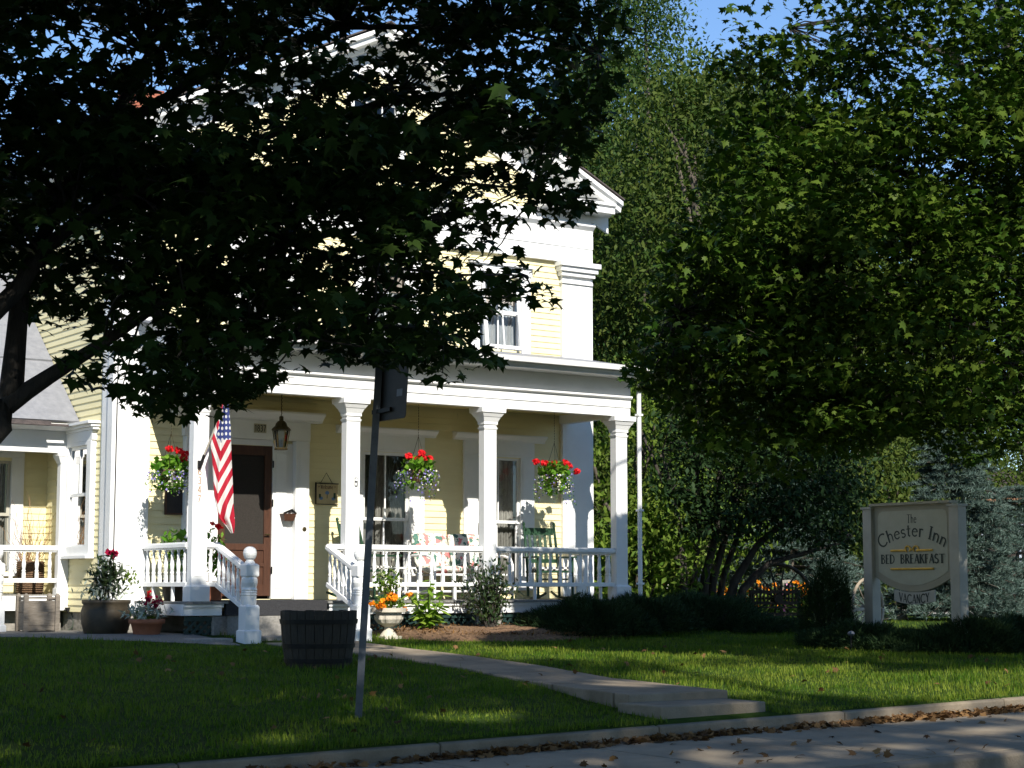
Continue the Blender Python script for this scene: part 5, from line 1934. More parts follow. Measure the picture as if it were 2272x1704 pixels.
# how the sun's rays fall: crowns are cut open to leave the house front and these stretches of lawn in the sun
def house_limit(X):
    return 0.90 if X < 1.2 else 0.40 if X < 4.7 else 1.42 if X < 6.9 else 1.90
def shades_house(p, margin=0.05):
    s_ = -1.6 - p[1]
    if s_ < 0:
        return False
    z_, X_ = p[2] - 0.78 * s_, p[0] + 0.265 * s_
    return -0.6 < X_ < 9.2 and z_ > house_limit(X_) - margin and z_ < 10.5
SUNNY = []
for px, py, rx, ry in ((900, 1441, 0.9, 0.35), (1000, 1410, 1.2, 0.4), (1080, 1446, 1.0, 0.45), (1280, 1455, 1.0, 0.45), (1480, 1460, 0.8, 0.3), (1680, 1490, 1.3, 0.45), (1850, 1520, 1.5, 0.6), (2080, 1520, 1.3, 0.6), (2230, 1500, 1.0, 0.6), (1430, 1530, 0.5, 0.25), (1050, 1590, 0.5, 0.35), (230, 1550, 0.35, 0.3), (620, 1545, 0.35, 0.25), (640, 1640, 0.4, 0.25)):
    q = on_ground(px, py)
    f_ = 1.35 if px > 1200 else 1.15 if px > 800 else 1.0
    SUNNY.append((q[0], q[1], rx * f_, ry * f_, q[2]))
def on_walk(px, py):
    d, z_ = ray(px, py), -0.5
    for _ in range(6):
        p = CAM + d * ((z_ - CAM[2]) / d[2])
        z_ = kerb_z(p[0]) - 0.125
    return p
for px, py, rx, ry in ((1995, 1600, 0.9, 0.22), (2176, 1622, 1.0, 0.22), (1927, 1658, 0.7, 0.2), (1588, 1671, 0.45, 0.15), (1724, 1687, 0.6, 0.15), (1640, 1645, 0.4, 0.14), (1566, 1615, 0.3, 0.12), (2120, 1575, 1.2, 0.15), (1800, 1612, 0.5, 0.12), (1320, 1690, 0.35, 0.15), (2230, 1660, 0.5, 0.2)):
    q = on_walk(px, py)
    SUNNY.append((q[0], q[1], rx, ry, q[2]))
for x_, y_, rx, ry in ((6.0, -12.0, 1.0, 0.5),):
    SUNNY.append((x_, y_, rx, ry, -0.5))
LDIR = np.array(SUN_DIR)
GLADES = []
for px, py, dd, r_ in ((1440, 1230, 30.6, 0.8), (1428, 1110, 31.6, 0.8), (1428, 960, 31.6, 0.7), (1450, 1230, 33.0, 0.9), (1430, 1150, 33.5, 0.6), (1490, 1290, 33.0, 0.7), (1548, 1290, 34.0, 0.35), (1622, 1325, 33.5, 0.3), (1720, 1345, 36.0, 1.2), (1610, 1300, 35.0, 0.7),
                       (2030, 1385, 36.0, 1.3), (2120, 1150, 40.0, 1.2), (2130, 1280, 40.0, 1.0), (1895, 1300, 29.2, 0.25)):
    GLADES.append((deep(px, py, dd), r_))
for px, py, yy, r_ in ((842, 1360, -2.25, 0.5), (945, 1370, -2.05, 0.55), (800, 1340, -2.45, 0.45), (1090, 1330, -2.15, 0.5), (1000, 1345, -1.65, 0.3), (1100, 1345, -1.65, 0.3), (900, 1345, -1.65, 0.3)):
    GLADES.append((at(px, py, yy), r_))
TIERS = []
for px, py, r_ in ((1830, 1040, 0.45), (1710, 1080, 0.4), (1600, 700, 0.5), (1560, 870, 0.4), (1750, 400, 0.6), (1900, 430, 0.5), (1640, 180, 0.6), (1990, 640, 0.45), (2120, 750, 0.45), (2040, 830, 0.4), (2180, 955, 0.6), (2100, 960, 0.4), (1930, 540, 0.4), (2200, 620, 0.4), (1780, 130, 0.5), (2150, 200, 0.5), (1680, 520, 0.4), (1470, 640, 0.5), (1700, 250, 0.5), (1850, 230, 0.5), (2000, 300, 0.5), (2200, 400, 0.5), (1600, 330, 0.5), (1560, 560, 0.4), (2240, 150, 0.5), (1960, 60, 0.5)):
    TIERS.append((deep(px, py, 18.8 + 0.0028 * (px - 1400)), r_ * 0.95))
def crosses(p, spheres):
    for c_, r_ in spheres:
        v_ = c_ - p
        t_ = v_ @ LDIR
        if t_ > 1.5 and np.linalg.norm(v_ - t_ * LDIR) < r_:
            return True
    return False
def shades_sunny(p, f=1.0):
    if crosses(p, GLADES):
        return True
    for x_, y_, rx, ry, z_ in SUNNY:
        s_ = (p[2] - z_) / 0.78
        gx, gy = p[0] + 0.265 * s_, p[1] + s_
        if ((gx - x_) / (rx * f)) ** 2 + ((gy - y_) / (ry * f)) ** 2 < 1:
            return True
    return False

# ---- the big foreground maple at the kerb, trunk just outside the frame
RNG = np.random.default_rng(5)
def keep_in(p, poly):
    x, y, z = project(p)
    if not (-40 < x < 2312 and -40 < y < 1744):
        return True
    return inside(poly, x, y) or inside(poly, x + 9, y - 9)
P1 = [(-500, -250), (1330, -250), (1400, 40), (1400, 140), (1345, 290), (1300, 370), (1332, 440), (1312, 478), (1200, 520), (1188, 590), (1255, 690), (1232, 702), (1165, 655),
      (1075, 700), (1048, 745), (1072, 772), (1132, 797), (1060, 812), (1010, 852), (960, 838), (840, 800), (720, 800), (600, 850), (560, 895), (440, 935), (330, 925), (235, 880), (150, 835), (70, 700), (0, 600), (-500, 700)]
MB_ = np.array([-7.6, -11.0, kerb_z(-7.6)])
def D(x, y, d):
    return deep(x, y, d)
limbs = []
fork = D(-70, 1010, 12.6)
limbs.append(([MB_ + (0, 0, -0.3), MB_ + (0.05, 0, 0.5), MB_ + (0.35, 0.05, 1.1), fork], 0.24, 0.155))
limbs.append(([fork, D(0, 940, 12.7), D(25, 870, 12.8), D(35, 760, 12.9), D(45, 650, 13.0), D(75, 560, 13.1), D(140, 440, 13.3), D(230, 300, 13.5), D(330, 120, 13.7)], 0.115, 0.03))
limbs.append(([D(15, 900, 12.75), D(60, 868, 12.8), D(110, 835, 12.85), D(165, 800, 12.9), D(230, 760, 13.0), D(330, 690, 13.2), D(470, 610, 13.5), D(640, 540, 13.9), D(820, 500, 14.2), D(980, 480, 14.4)], 0.075, 0.016))
limbs.append(([D(-140, 830, 12.5), D(-40, 720, 12.6), D(40, 640, 12.75), D(90, 560, 12.9), D(160, 500, 13.0), D(280, 430, 13.2), D(450, 360, 13.6), D(650, 280, 14.0), D(880, 220, 14.4), D(1080, 200, 14.7)], 0.085, 0.016))
limbs.append(([fork, D(-140, 830, 12.5), D(-200, 500, 12.3), D(-150, 100, 12.3), D(0, -300, 12.5)], 0.13, 0.05))
limbs.append(([D(330, 690, 13.2), D(430, 720, 13.2), D(540, 760, 13.3), D(660, 750, 13.5), D(820, 720, 13.8), D(980, 730, 14.0)], 0.03, 0.008))
limbs.append(([D(450, 360, 13.6), D(700, 400, 14.0), D(950, 400, 14.4), D(1180, 420, 14.8)], 0.028, 0.008))
limbs.append(([D(230, 300, 13.5), D(480, 150, 13.8), D(760, 60, 14.2), D(1100, 60, 14.7), D(1330, 120, 15.0)], 0.045, 0.010))
limbs.append(([D(640, 540, 13.9), D(830, 590, 14.1), D(1020, 610, 14.4), D(1160, 610, 14.6)], 0.022, 0.006))
cents = []
tries = 0
holes = [((850, 90), 85, 0.95), ((760, 110), 65, 0.85), ((640, 165), 55, 0.7), ((400, 230), 75, 0.92), ((540, 165), 50, 0.6), ((940, 160), 55, 0.6), ((1130, 380), 90, 0.45), ((1230, 430), 90, 0.5), ((930, 560), 100, 0.22), ((1120, 560), 90, 0.32), ((900, 330), 70, 0.2), ((1000, 400), 80, 0.22), ((760, 620), 70, 0.3), ((480, 560), 70, 0.2), ((300, 760), 80, 0.35), ((150, 690), 85, 0.55), ((600, 340), 70, 0.15),
         ((250, 100), 90, 0.45), ((90, 100), 110, 0.55), ((30, 400), 80, 0.4), ((420, 60), 60, 0.5), ((960, 200), 70, 0.2)]
while len(cents) < 930 and tries < 60000:
    tries += 1
    x, y = RNG.uniform(-480, 1400), RNG.uniform(-250, 935)
    if not inside(P1, x, y):
        continue
    keep = 1.0
    for (hx, hy), r_, pw in holes:
        if (x - hx) ** 2 + (y - hy) ** 2 < r_ * r_:
            keep *= 1 - pw
    if x > 950:
        keep *= 0.80
    if y < 330 and x < 1000:
        keep *= 0.8
    if x < 280 and y > 560:
        keep *= 0.6
    if RNG.random() > keep:
        continue
    d = 13.3 + 0.0011 * x + RNG.normal(0, 0.85)
    # keep the spray's leaves from spilling far below the crown's edge
    if not inside(P1, x, y + 26) or not inside(P1, x + 26, y):
        if RNG.random() < 0.5:
            continue
    cents.append(D(x, y, d))
vis = len(cents)
# the rest of the crown, outside the frame: above, towards the street, and to the left
while len(cents) < vis + 520:
    p = np.array([-6.6, -12.4, 5.6]) + np.clip(RNG.normal(size=3), -1.7, 1.7) * np.array([2.6, 2.0, 1.9])
    x, y, z = project(p)
    if -60 < x < 2330 and -60 < y < 1704:
        continue
    if shades_house(p, 0.5) or shades_sunny(p, 1.1):
        continue
    if p[2] < 2.4:
        continue
    cents.append(p)
# unseen sprays added on top so their shade falls along the foot of the house
k = 0
while k < 170:
    p = np.array([RNG.uniform(-7.0, -1.0), RNG.uniform(-12.6, -10.0), RNG.uniform(6.2, 9.2)])
    z_, X_ = p[2] - 0.78 * (-1.2 - p[1]), p[0] + 0.265 * (-1.2 - p[1])
    if not (-3.6 < X_ < 1.1 and -0.7 < z_ < 0.75) or project(p)[1] > -60:
        continue
    cents.append(p)
    k += 1
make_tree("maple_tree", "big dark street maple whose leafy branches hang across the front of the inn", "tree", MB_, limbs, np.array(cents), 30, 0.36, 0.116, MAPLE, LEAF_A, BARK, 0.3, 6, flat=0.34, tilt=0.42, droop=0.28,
          keep=lambda p: keep_in(p, P1) and not shades_house(p) and not (shades_sunny(p) and not (-40 < project(p)[0] < 1420)))

# ---- the maple on the right, trunk outside the frame
RNG = np.random.default_rng(9)
P2 = [(1550, -300), (2700, -300), (2700, 900), (2330, 950), (2285, 985), (2200, 1010), (2150, 1030), (2080, 1000), (2010, 950), (1960, 990), (1880, 1020), (1760, 1080), (1660, 1060), (1560, 1000),
      (1500, 930), (1440, 860), (1385, 840), (1400, 790), (1440, 700), (1450, 600), (1480, 500), (1560, 400), (1580, 300), (1545, 200), (1600, 120), (1570, 0)]
B2 = np.array([*deep(2440, 1400, 22.5)[:2], 0.0])
B2[2] = ground_z(B2[0], B2[1])
def D2(x, y, d):
    return deep(x, y, d)
fork = D2(2400, 900, 22.5)
limbs = [([B2 - (0, 0, 0.3), B2 + (0, 0, 1.2), fork], 0.34, 0.24)]
limbs.append(([fork, D2(2330, 560, 22.8), D2(2260, 250, 23.0), D2(2200, -100, 23.2)], 0.20, 0.06))
limbs.append(([fork, D2(2320, 760, 22.3), D2(2240, 715, 22.2), D2(2190, 735, 22.0), D2(2090, 700, 22.0), D2(1960, 640, 21.6), D2(1800, 620, 21.0), D2(1640, 640, 20.4), D2(1500, 700, 19.9)], 0.11, 0.015))
limbs.append(([D2(2330, 560, 22.8), D2(2200, 470, 22.6), D2(2050, 400, 22.8), D2(1850, 330, 21.6), D2(1700, 300, 20.8)], 0.10, 0.015))
limbs.append(([fork, D2(2330, 830, 22.0), D2(2230, 800, 21.6), D2(2120, 820, 21.4), D2(2000, 860, 21.2), D2(1850, 900, 20.8)], 0.09, 0.012))
limbs.append(([D2(2260, 250, 23.0), D2(2100, 120, 23.0), D2(1900, 40, 22.0), D2(1750, 60, 21.2)], 0.08, 0.012))
limbs.append(([D2(2200, 470, 22.6), D2(2120, 560, 21.8), D2(2020, 560, 21.6), D2(1900, 520, 21.8)], 0.05, 0.010))
cents = []
tries = 0
holes2 = [((1800, 50), 45, 0.6), ((2000, 130), 60, 0.6), ((1960, 380), 60, 0.6), ((2080, 330), 45, 0.6), ((2210, 730), 40, 0.7), ((2235, 950), 35, 0.8), ((2060, 880), 45, 0.6), ((1910, 740), 40, 0.5), ((1625, 200), 40, 0.5), ((2130, 540), 50, 0.4), ((2245, 60), 50, 0.5)]
while len(cents) < 1350 and tries < 80000:
    tries += 1
    x, y = RNG.uniform(1385, 2700), RNG.uniform(-300, 1060)
    if not inside(P2, x, y):
        continue
    keep = 1.0
    for (hx, hy), r_, pw in holes2:
        if (x - hx) ** 2 + (y - hy) ** 2 < r_ * r_:
            keep *= 1 - pw
    if x > 2300:
        keep *= 0.5
    # tiers: limbs carry layered sprays with dark gaps between them
    keep *= 0.45 + 0.55 * (0.5 + 0.5 * math.sin(y / 33.0 + x / 190.0 + 1.5 * math.sin(x / 240.0)))
    if RNG.random() > keep:
        continue
    d = 19.6 + 0.0028 * (x - 1400) + RNG.normal(0, 1.1)
    p = D2(x, y, d)
    if shades_house(p, 0.1) or shades_sunny(p, 1.1):
        continue
    cents.append(p)
cents = np.array(cents)
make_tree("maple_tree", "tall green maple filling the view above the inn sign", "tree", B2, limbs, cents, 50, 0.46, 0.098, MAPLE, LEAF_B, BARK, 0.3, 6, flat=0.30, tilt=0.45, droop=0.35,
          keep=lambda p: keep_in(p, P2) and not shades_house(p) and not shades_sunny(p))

# ---- many stemmed shrub tree
RNG = np.random.default_rng(14)
B3 = np.array([*at(1560, 1340, 0.6)[:2], 0.1])
limbs = []
ends = [(1505, 1150, 1420, 950), (1512, 1190, 1470, 1000), (1550, 1160, 1540, 900), (1590, 1180, 1600, 950), (1610, 1190, 1680, 960), (1640, 1180, 1740, 980), (1680, 1210, 1830, 1080), (1705, 1250, 1880, 1200)]
dB = float(project(B3)[2])
for i, (x1, y1, x2, y2) in enumerate(ends):
    x0 = 1500 + i * 17
    d0 = dB + RNG.normal(0, 0.25)
    p0 = deep(x0, 1345, d0)
    p0[2] = 0.0
    limbs.append(([p0, deep(x0 + (x1 - x0) * 0.35, 1345 + (y1 - 1345) * 0.4, d0 + 0.1), deep(x1, y1, d0 + 0.2), deep((x1 + x2) / 2, (y1 + y2) / 2, d0 + 0.3), deep(x2, y2, d0 + 0.4)], RNG.uniform(0.075, 0.12), 0.02))
P3 = [(1475, 1030), (1490, 920), (1540, 850), (1640, 840), (1760, 880), (1880, 960), (1930, 1080), (1910, 1190), (1840, 1225), (1750, 1190), (1640, 1185), (1540, 1190), (1485, 1200), (1465, 1130)]
cents = []
while len(cents) < 420:
    x, y = RNG.uniform(1390, 1930), RNG.uniform(840, 1225)
    if inside(P3, x, y):
        cents.append(deep(x, y, dB + 0.2 + RNG.normal(0, 0.8)))
make_tree("shrub_tree", "dark many stemmed shrub tree with spreading trunks behind the junipers", "tree", B3, limbs, np.array(cents), 34, 0.42, 0.11, OVAL, LEAF_D, BARK, 0.1, 3, flat=0.5, tilt=0.6, droop=0.4)

# ---- blue spruces: whorls of drooping branches set with needle tufts
def spruce(name, label, base, h, rb, n_whorl=26, seed=1, per=9):
    rg = np.random.default_rng(seed)
    t = thing(name, label, "spruce", base, 0, "blue spruces")
    m = MB()
    m.tube([(0, 0, -0.2), (0, 0, h * 0.5), (0, 0, h)], [0.02 * h, 0.012 * h, 0.004], 8)
    m.build("trunk", BARK2, t)
    pos, yaw, pit, sz = [], [], [], []
    m = MB()
    for wv in range(n_whorl):
        f = (wv + 0.5) / n_whorl
        z = h * (0.04 + 0.95 * f)
        L = rb * (1 - f) ** 0.85 + 0.12
        for k in range(per):
            a = rg.random() * 6.28
            l = L * rg.uniform(0.55, 1.15)
            tip = np.array([math.cos(a) * l, math.sin(a) * l, -0.16 * l + 0.10 * l * f])
            m.tube([(0, 0, z), tuple(tip * 0.5 + (0, 0, z + 0.05 * l)), tuple(tip + (0, 0, z))], [0.022, 0.014, 0.005], 4, cap=False)
            nt = int(7 + 11 * l)
            for q in range(nt):
                g = rg.uniform(0.25, 1.0)
                side = rg.normal(0, 0.20 * l * (1.15 - g) + 0.03)
                c = tip * g + np.array([-math.sin(a) * side, math.cos(a) * side, z + 0.06 * l * math.sin(math.pi * g) - abs(side) * 0.12])
                # one tuft: a shoot about 14 cm long, bristling
                sa = a - math.pi / 2 + math.copysign(0.7, side) * min(1, abs(side) * 6) + rg.normal(0, 0.25)
                for b in range(22):
                    u = b / 22 * 0.20
                    pos.append(c + np.array([-math.sin(sa) * u, math.cos(sa) * u, rg.normal(0, 0.006)]))
                    yaw.append(sa + rg.normal(0, 0.75))
                    pit.append(rg.normal(-0.25, 0.55))
                    sz.append(0.115)
    m.build("branch", BARK2, t)
    leaf_mesh("crown", NEEDLE, np.array(pos), np.array(sz), np.array(yaw), np.array(pit), rg.normal(0, 1.2, len(pos)), SPRUCE, t)
    return t
b = deep(2122, 1370, 40.0)
spruce("blue_spruce", "blue spruce rising behind the inn sign", (b[0], b[1], 0.0), 4.95, 1.75, 30, 3, 12)
b = deep(1760, 1370, 37.0)
b = deep(2262, 1370, 43.0)
spruce("blue_spruce", "ragged blue spruce at the right edge before the brick house", (b[0], b[1], 0.0), 3.2, 1.25, 20, 6, 9)
b = deep(1760, 1370, 37.0)
spruce("blue_spruce", "blue spruce behind the wagon wheel bench and the shrub tree", (b[0], b[1], 0.0), 3.4, 2.0, 20, 4, 11)

# ---- trees behind the house
def wood_tree(label, base, h, cr, n, seed, leafm=LEAF_C, size=0.26, rad=0.8, trunk=0.16, low=0.12, group="trees standing behind the inn", n_leaf=34, cat="tree", name="woodland_tree", bark=BARK2, tpl=OVAL, flat=0.6, slim=1.0):
    global RNG
    RNG = np.random.default_rng(seed)
    base = np.array([base[0], base[1], 0.0])
    limbs = [([base - (0, 0, 0.4), base + (RNG.normal(0, .15), RNG.normal(0, .15), h * 0.3), base + (RNG.normal(0, .3), RNG.normal(0, .3), h * 0.62), base + (RNG.normal(0, .4), RNG.normal(0, .4), h * 0.95)], trunk, 0.03)]
    tr = limbs[0][0]
    cents = []
    for k in range(n):
        f = low + (0.99 - low) * RNG.random() ** 0.85
        rr = cr * slim * math.sin(math.pi * min(1, max(0.03, (f - low * 0.5) / (1.06 - low * 0.5))) ** 0.8) * math.sqrt(RNG.random()) ** 0.6
        a = RNG.random() * 6.28
        cents.append(base + np.array([math.cos(a) * rr, math.sin(a) * rr, f * h]))
    for k in range(14):
        c = cents[RNG.integers(len(cents))]
        zf = max(0.12, (c[2] - base[2]) / h - 0.2)
        a0 = base + np.array([0, 0, zf * h])
        limbs.append((bend(a0, c, 5, 0.08, 0.08), trunk * 0.4, 0.02))
    return make_tree(name, label, cat, base, limbs, np.array(cents), n_leaf, rad, size, tpl, leafm, bark, trunk, h, flat=flat, tilt=0.8, droop=0.3, group=group, twig=False)
def fb(x, d):
    p = deep(x, 1300, d)
    return (p[0], p[1])
wood_tree("tall feathery locust tree with a bare forked trunk beyond the inn's right roof corner", fb(1425, 44), 16.5, 3.0, 210, 31, LEAF_L, 0.115, 0.7, 0.20, 0.12, n_leaf=170)
W1 = wood_tree("dense green woodland tree standing behind the inn", fb(1330, 47), 12.5, 3.6, 300, 32, LEAF_C, 0.135, 0.85, 0.2, 0.03, n_leaf=150)
W2 = wood_tree("dense green woodland tree standing behind the inn", fb(1560, 41), 12.5, 4.0, 300, 33, LEAF_C, 0.135, 0.85, 0.2, 0.05, n_leaf=150)
GT = "trees standing behind the inn"
LT = "dense green woodland tree standing behind the inn"
for src, x, d, rz, s_ in ((W1, 1740, 48, 1.0, 1.1), (W2, 1920, 55, 2.2, 1.15), (W1, 1180, 56, 3.0, 1.2), (W2, 980, 52, 4.0, 1.0), (W1, 800, 58, 5.0, 1.05), (W2, 600, 54, 0.5, 1.0), (W1, 420, 60, 1.5, 0.95), (W2, 130, 62, 2.6, 0.82), (W1, -40, 50, 0.2, 0.8), (W2, 1420, 62, 0.9, 1.0), (W1, 2120, 75, 4.4, 0.9), (W1, 1650, 60, 2.9, 1.45), (W2, 1790, 66, 1.7, 1.5), (W2, 1290, 66, 5.2, 1.35), (W1, 2280, 60, 5.6, 1.15), (W2, 1385, 58, 2.4, 1.45)):
    p = fb(x, d)
    copy_thing(src, (p[0], p[1], 0.0), rz, LT, GT, (s_, s_, s_))
# sunlit shrubs and small trees right of the porch
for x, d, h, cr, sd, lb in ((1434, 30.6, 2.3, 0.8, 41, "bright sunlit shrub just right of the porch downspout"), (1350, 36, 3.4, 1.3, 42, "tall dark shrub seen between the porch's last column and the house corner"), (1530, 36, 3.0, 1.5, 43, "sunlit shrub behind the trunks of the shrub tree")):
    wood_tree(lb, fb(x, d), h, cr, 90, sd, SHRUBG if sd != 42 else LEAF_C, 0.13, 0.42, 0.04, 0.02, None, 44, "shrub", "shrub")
p = fb(1428, 31.6)
wood_tree("slender young tree with bright leaves climbing beside the porch downspout", p, 4.7, 0.95, 120, 44, SHRUBG, 0.11, 0.40, 0.05, 0.05, None, 40)
p = fb(1985, 46)
wood_tree("olive shrub in front of the grey roofed neighbour's house", p, 3.4, 1.4, 90, 45, LEAF_C, 0.15, 0.5, 0.05, 0.05, None, 44, "shrub", "shrub")

# ---- unseen big trees added across the street, behind the camera, to shade the verge and the maples
def added_shade_tree(x, y, h, r, seed, label, dens=520):
    global RNG
    RNG = np.random.default_rng(seed)
    base = np.array([x, y, -0.6])
    cents = []
    tries = 0
    while len(cents) < dens and tries < 9000:
        tries += 1
        f = 0.16 + 0.84 * RNG.random()
        rr = r * math.sin(math.pi * min(1, f * 0.93)) ** 0.45 * math.sqrt(RNG.random())
        a = RNG.random() * 6.283
        p = base + np.array([math.cos(a) * rr, math.sin(a) * rr, f * h])
        if shades_house(p, 0.9) or shades_sunny(p, 1.15) or crosses(p, TIERS):
            continue
        cents.append(p)
    limbs = [([base - (0, 0, 0.3), base + (0.1, 0, h * 0.3), base + (0.2, 0.1, h * 0.6), base + (0, 0.2, h * 0.9)], 0.4, 0.08)]
    for k in range(16):
        c = cents[RNG.integers(len(cents))]
        limbs.append((bend(base + (0.1, 0.05, h * 0.2 + 0.4 * (c[2] - base[2])), c, 5, 0.06, 0.06), 0.16, 0.04))
    return make_tree("added_shade_tree", label, "tree", base, limbs, np.array(cents), 34, 1.0, 0.46, OVAL, LEAF_C, BARK2, 0.4, h, flat=0.7, tilt=0.9, droop=0.2, group="unseen shade trees added across the road", twig=False,
                     keep=lambda p: not shades_house(p, 0.3) and not shades_sunny(p) and not crosses(p, TIERS))
for x, y, h, r, sd, dn in ((-10.0, -33.0, 25.0, 5.2, 51, 620), (-18.5, -34.0, 23.0, 5.2, 52, 420), (-3.6, -34.5, 25.5, 4.8, 53, 420), (3.5, -35.5, 25.5, 5.0, 54, 420)):
    added_shade_tree(x, y, h, r, sd, "broad unseen tree added across the road to shade the verge and maples", dn)

# ------------------------------------------------------------------ garden beyond the junipers
RNG = np.random.default_rng(61)
def wheel(t, c, r, ax, ml, nspoke=12, name="wheel"):
    """spoked wagon wheel, plane spanned by ax and z"""
    ax = np.asarray(ax, float) / np.linalg.norm(ax)
    P = lambda a, q: (c[0] + ax[0] * math.cos(a) * q, c[1] + ax[1] * math.cos(a) * q, c[2] + math.sin(a) * q)
    m = MB()
    m.tube([P(2 * math.pi * i / 40, r) for i in range(41)], r * 0.055, 8)
    rim = m.build("wheel_rim", ml, t, smooth=True)
    m = MB()
    for k in range(nspoke):
        a = 2 * math.pi * k / nspoke
        m.tube([P(a, r * 0.1), P(a, r * 0.97)], [r * 0.03, r * 0.022], 6)
    m.build("spoke", ml, t)
    m = MB()
    nrm = np.array([-ax[1], ax[0], 0])
    m.tube([tuple(np.asarray(c) - nrm * 0.10), tuple(np.asarray(c) + nrm * 0.10)], r * 0.13, 12)
    m.build("hub", ml, t)
b = deep(1712, 1372, 33.0)
b = np.array([b[0], b[1], 0.05])
fr_ = RGT
t = thing("wagon_wheel_bench", "dark rustic slatted garden bench with a wagon wheel at its end in the shade", "bench", b)
wheel(t, (fr_[0] * 0.12, fr_[1] * 0.12, 0.50), 0.62, fr_, BENCHW, 14)
m = MB()
L0, L1 = -0.38, 0.50
FX = lambda u, v, z: (fr_[0] * u - fr_[1] * v * 1.0, fr_[1] * u + fr_[0] * v, z)
for z, v in ((0.62, -0.02), (0.42, -0.02), (0.22, -0.35)):
    m.beam(FX(L0, v, z), FX(L1, v, z), 0.06, 0.06)
for v in (-0.32, -0.22, -0.12):
    m.beam(FX(L0, v, 0.34), FX(L1, v, 0.34), 0.08, 0.03)
m.build("rail", BENCHW, t)
for i in range(13):
    u = L0 + 0.05 + (L1 - L0 - 0.1) * i / 12
    MB().beam(FX(u, -0.02, 0.42), FX(u, -0.02, 0.78 - 0.0 * i), 0.025, 0.02).build("slat", BENCHW, t)
for u in (L0, L1):
    for v in (-0.35, -0.02):
        MB().tube([FX(u, v, -0.1), FX(u, v, 0.66 if v > -0.1 else 0.36)], 0.035, 7).build("leg", BENCHW, t)
b = deep(1926, 1385, 29.2)
t = thing("wagon_wheel_ornament", "sunlit grey wagon wheel leaning behind the left post of the inn sign", "wheel", (b[0], b[1], 0.02))
wheel(t, (0, 0, 0.40), 0.475, RGT * math.cos(R(48)) + np.array([math.sin(TH), math.cos(TH), 0]) * math.sin(R(48)), WHEELW, 14)
m = MB()
m.beam(FX(-0.34, -0.36, 0.36), FX(0.06, 0.07, 0.40), 0.04, 0.04)
m.beam(FX(-0.26, -0.28, 0.10), FX(0.2, 0.2, 0.10), 0.04, 0.05)
m.build("crossbar", WHEELW, t)
# standing stones and boulders
def stone(name, label, base, w_, d_, h, lean, seed, ml=STONE):
    rg = np.random.default_rng(seed)
    m = MB()
    n, k = 9, 9
    vs, fs = [], []
    for i in range(k + 1):
        f = i / k
        s_ = (1 - 0.5 * f ** 3) if h > w_ else math.sqrt(max(0.02, 1 - f ** 2 * 0.97))
        for j in range(n):
            a = 6.283 * j / n
            vs.append((math.cos(a) * w_ / 2 * s_ * (1 + rg.normal(0, 0.09)) + lean * f, math.sin(a) * d_ / 2 * s_ * (1 + rg.normal(0, 0.09)), f * h + rg.normal(0, 0.01) - 0.08))
    for i in range(k):
        for j in range(n):
            fs.append((i * n + j, i * n + (j + 1) % n, (i + 1) * n + (j + 1) % n, (i + 1) * n + j))
    fs.append(tuple(k * n + j for j in range(n)))
    m.add(vs, fs)
    o = m.build(name, ml, None)
    o.location = tuple(float(q) for q in base)
    o.rotation_euler = (0, 0, -TH)
    tag(o, label, "stone")
    return o
def gp(x, d, z=0.02):
    p = deep(x, 1300, d)
    return (p[0], p[1], z)
stone("standing_stone", "tall pale standing stone glimpsed between the shrub tree's left trunks", gp(1548, 34.0), 0.32, 0.2, 1.15, 0.02, 1)
stone("standing_stone", "short pale standing stone between the shrub tree's right trunks", gp(1622, 33.5), 0.34, 0.22, 0.62, -0.06, 2)
stone("standing_stone", "grey standing stone behind the slats of the wagon wheel bench", gp(1748, 36.0), 0.42, 0.2, 0.95, 0.0, 3)
stone("boulder", "lumpy grey field boulder beside the porch downspout's foot", gp(1443, 32.2, 0.0), 0.30, 0.3, 0.36, 0, 4)
stone("boulder", "small brown field boulder beside the dark juniper and the downspout", gp(1425, 31.6, 0.0), 0.2, 0.22, 0.20, 0, 5)
stone("white_rock", "rounded white rock under the vacancy board", gp(1995, 41.0, 0.10), 0.40, 0.3, 0.22, 0, 6, URN)
# perennial border: orange coneflowers and a few pink ones
pts, stems = [], []
for k in range(260):
    x, y = RNG.uniform(1570, 1790), RNG.normal(1310, 12)
    stems.append(deep(x, 1365, RNG.uniform(33.6, 36.5)))
S = np.array(stems)
hts = RNG.uniform(0.35, 0.85, len(S))
o = rand_leaves("border_foliage", LANCE, np.concatenate([np.column_stack([S[:, 0] + RNG.normal(0, 0.05, len(S)), S[:, 1] + RNG.normal(0, 0.05, len(S)), hts * RNG.random(len(S))]) for _ in range(12)]), 0.16, SHRUBG, None, tilt=0.9)
setting(o, "stuff", "green leaves of the perennial border behind the bench", "border plants")
def heads(name, sel, ml, label, sz):
    P = np.column_stack([S[sel, 0], S[sel, 1], hts[sel]])
    P = np.repeat(P, 12, axis=0) + RNG.normal(0, 0.022, (len(P) * 12, 3))
    setting(rand_leaves(name, ROUND, P, sz, ml, None, tilt=1.0), "stuff", label, "flowers")
heads("orange_flowers", np.arange(0, 110), ORANF, "mass of orange coneflowers behind the bench and the shrub tree", 0.055)
heads("pink_flowers", np.arange(110, 122), PINKF, "few pink blooms among the orange border flowers", 0.05)
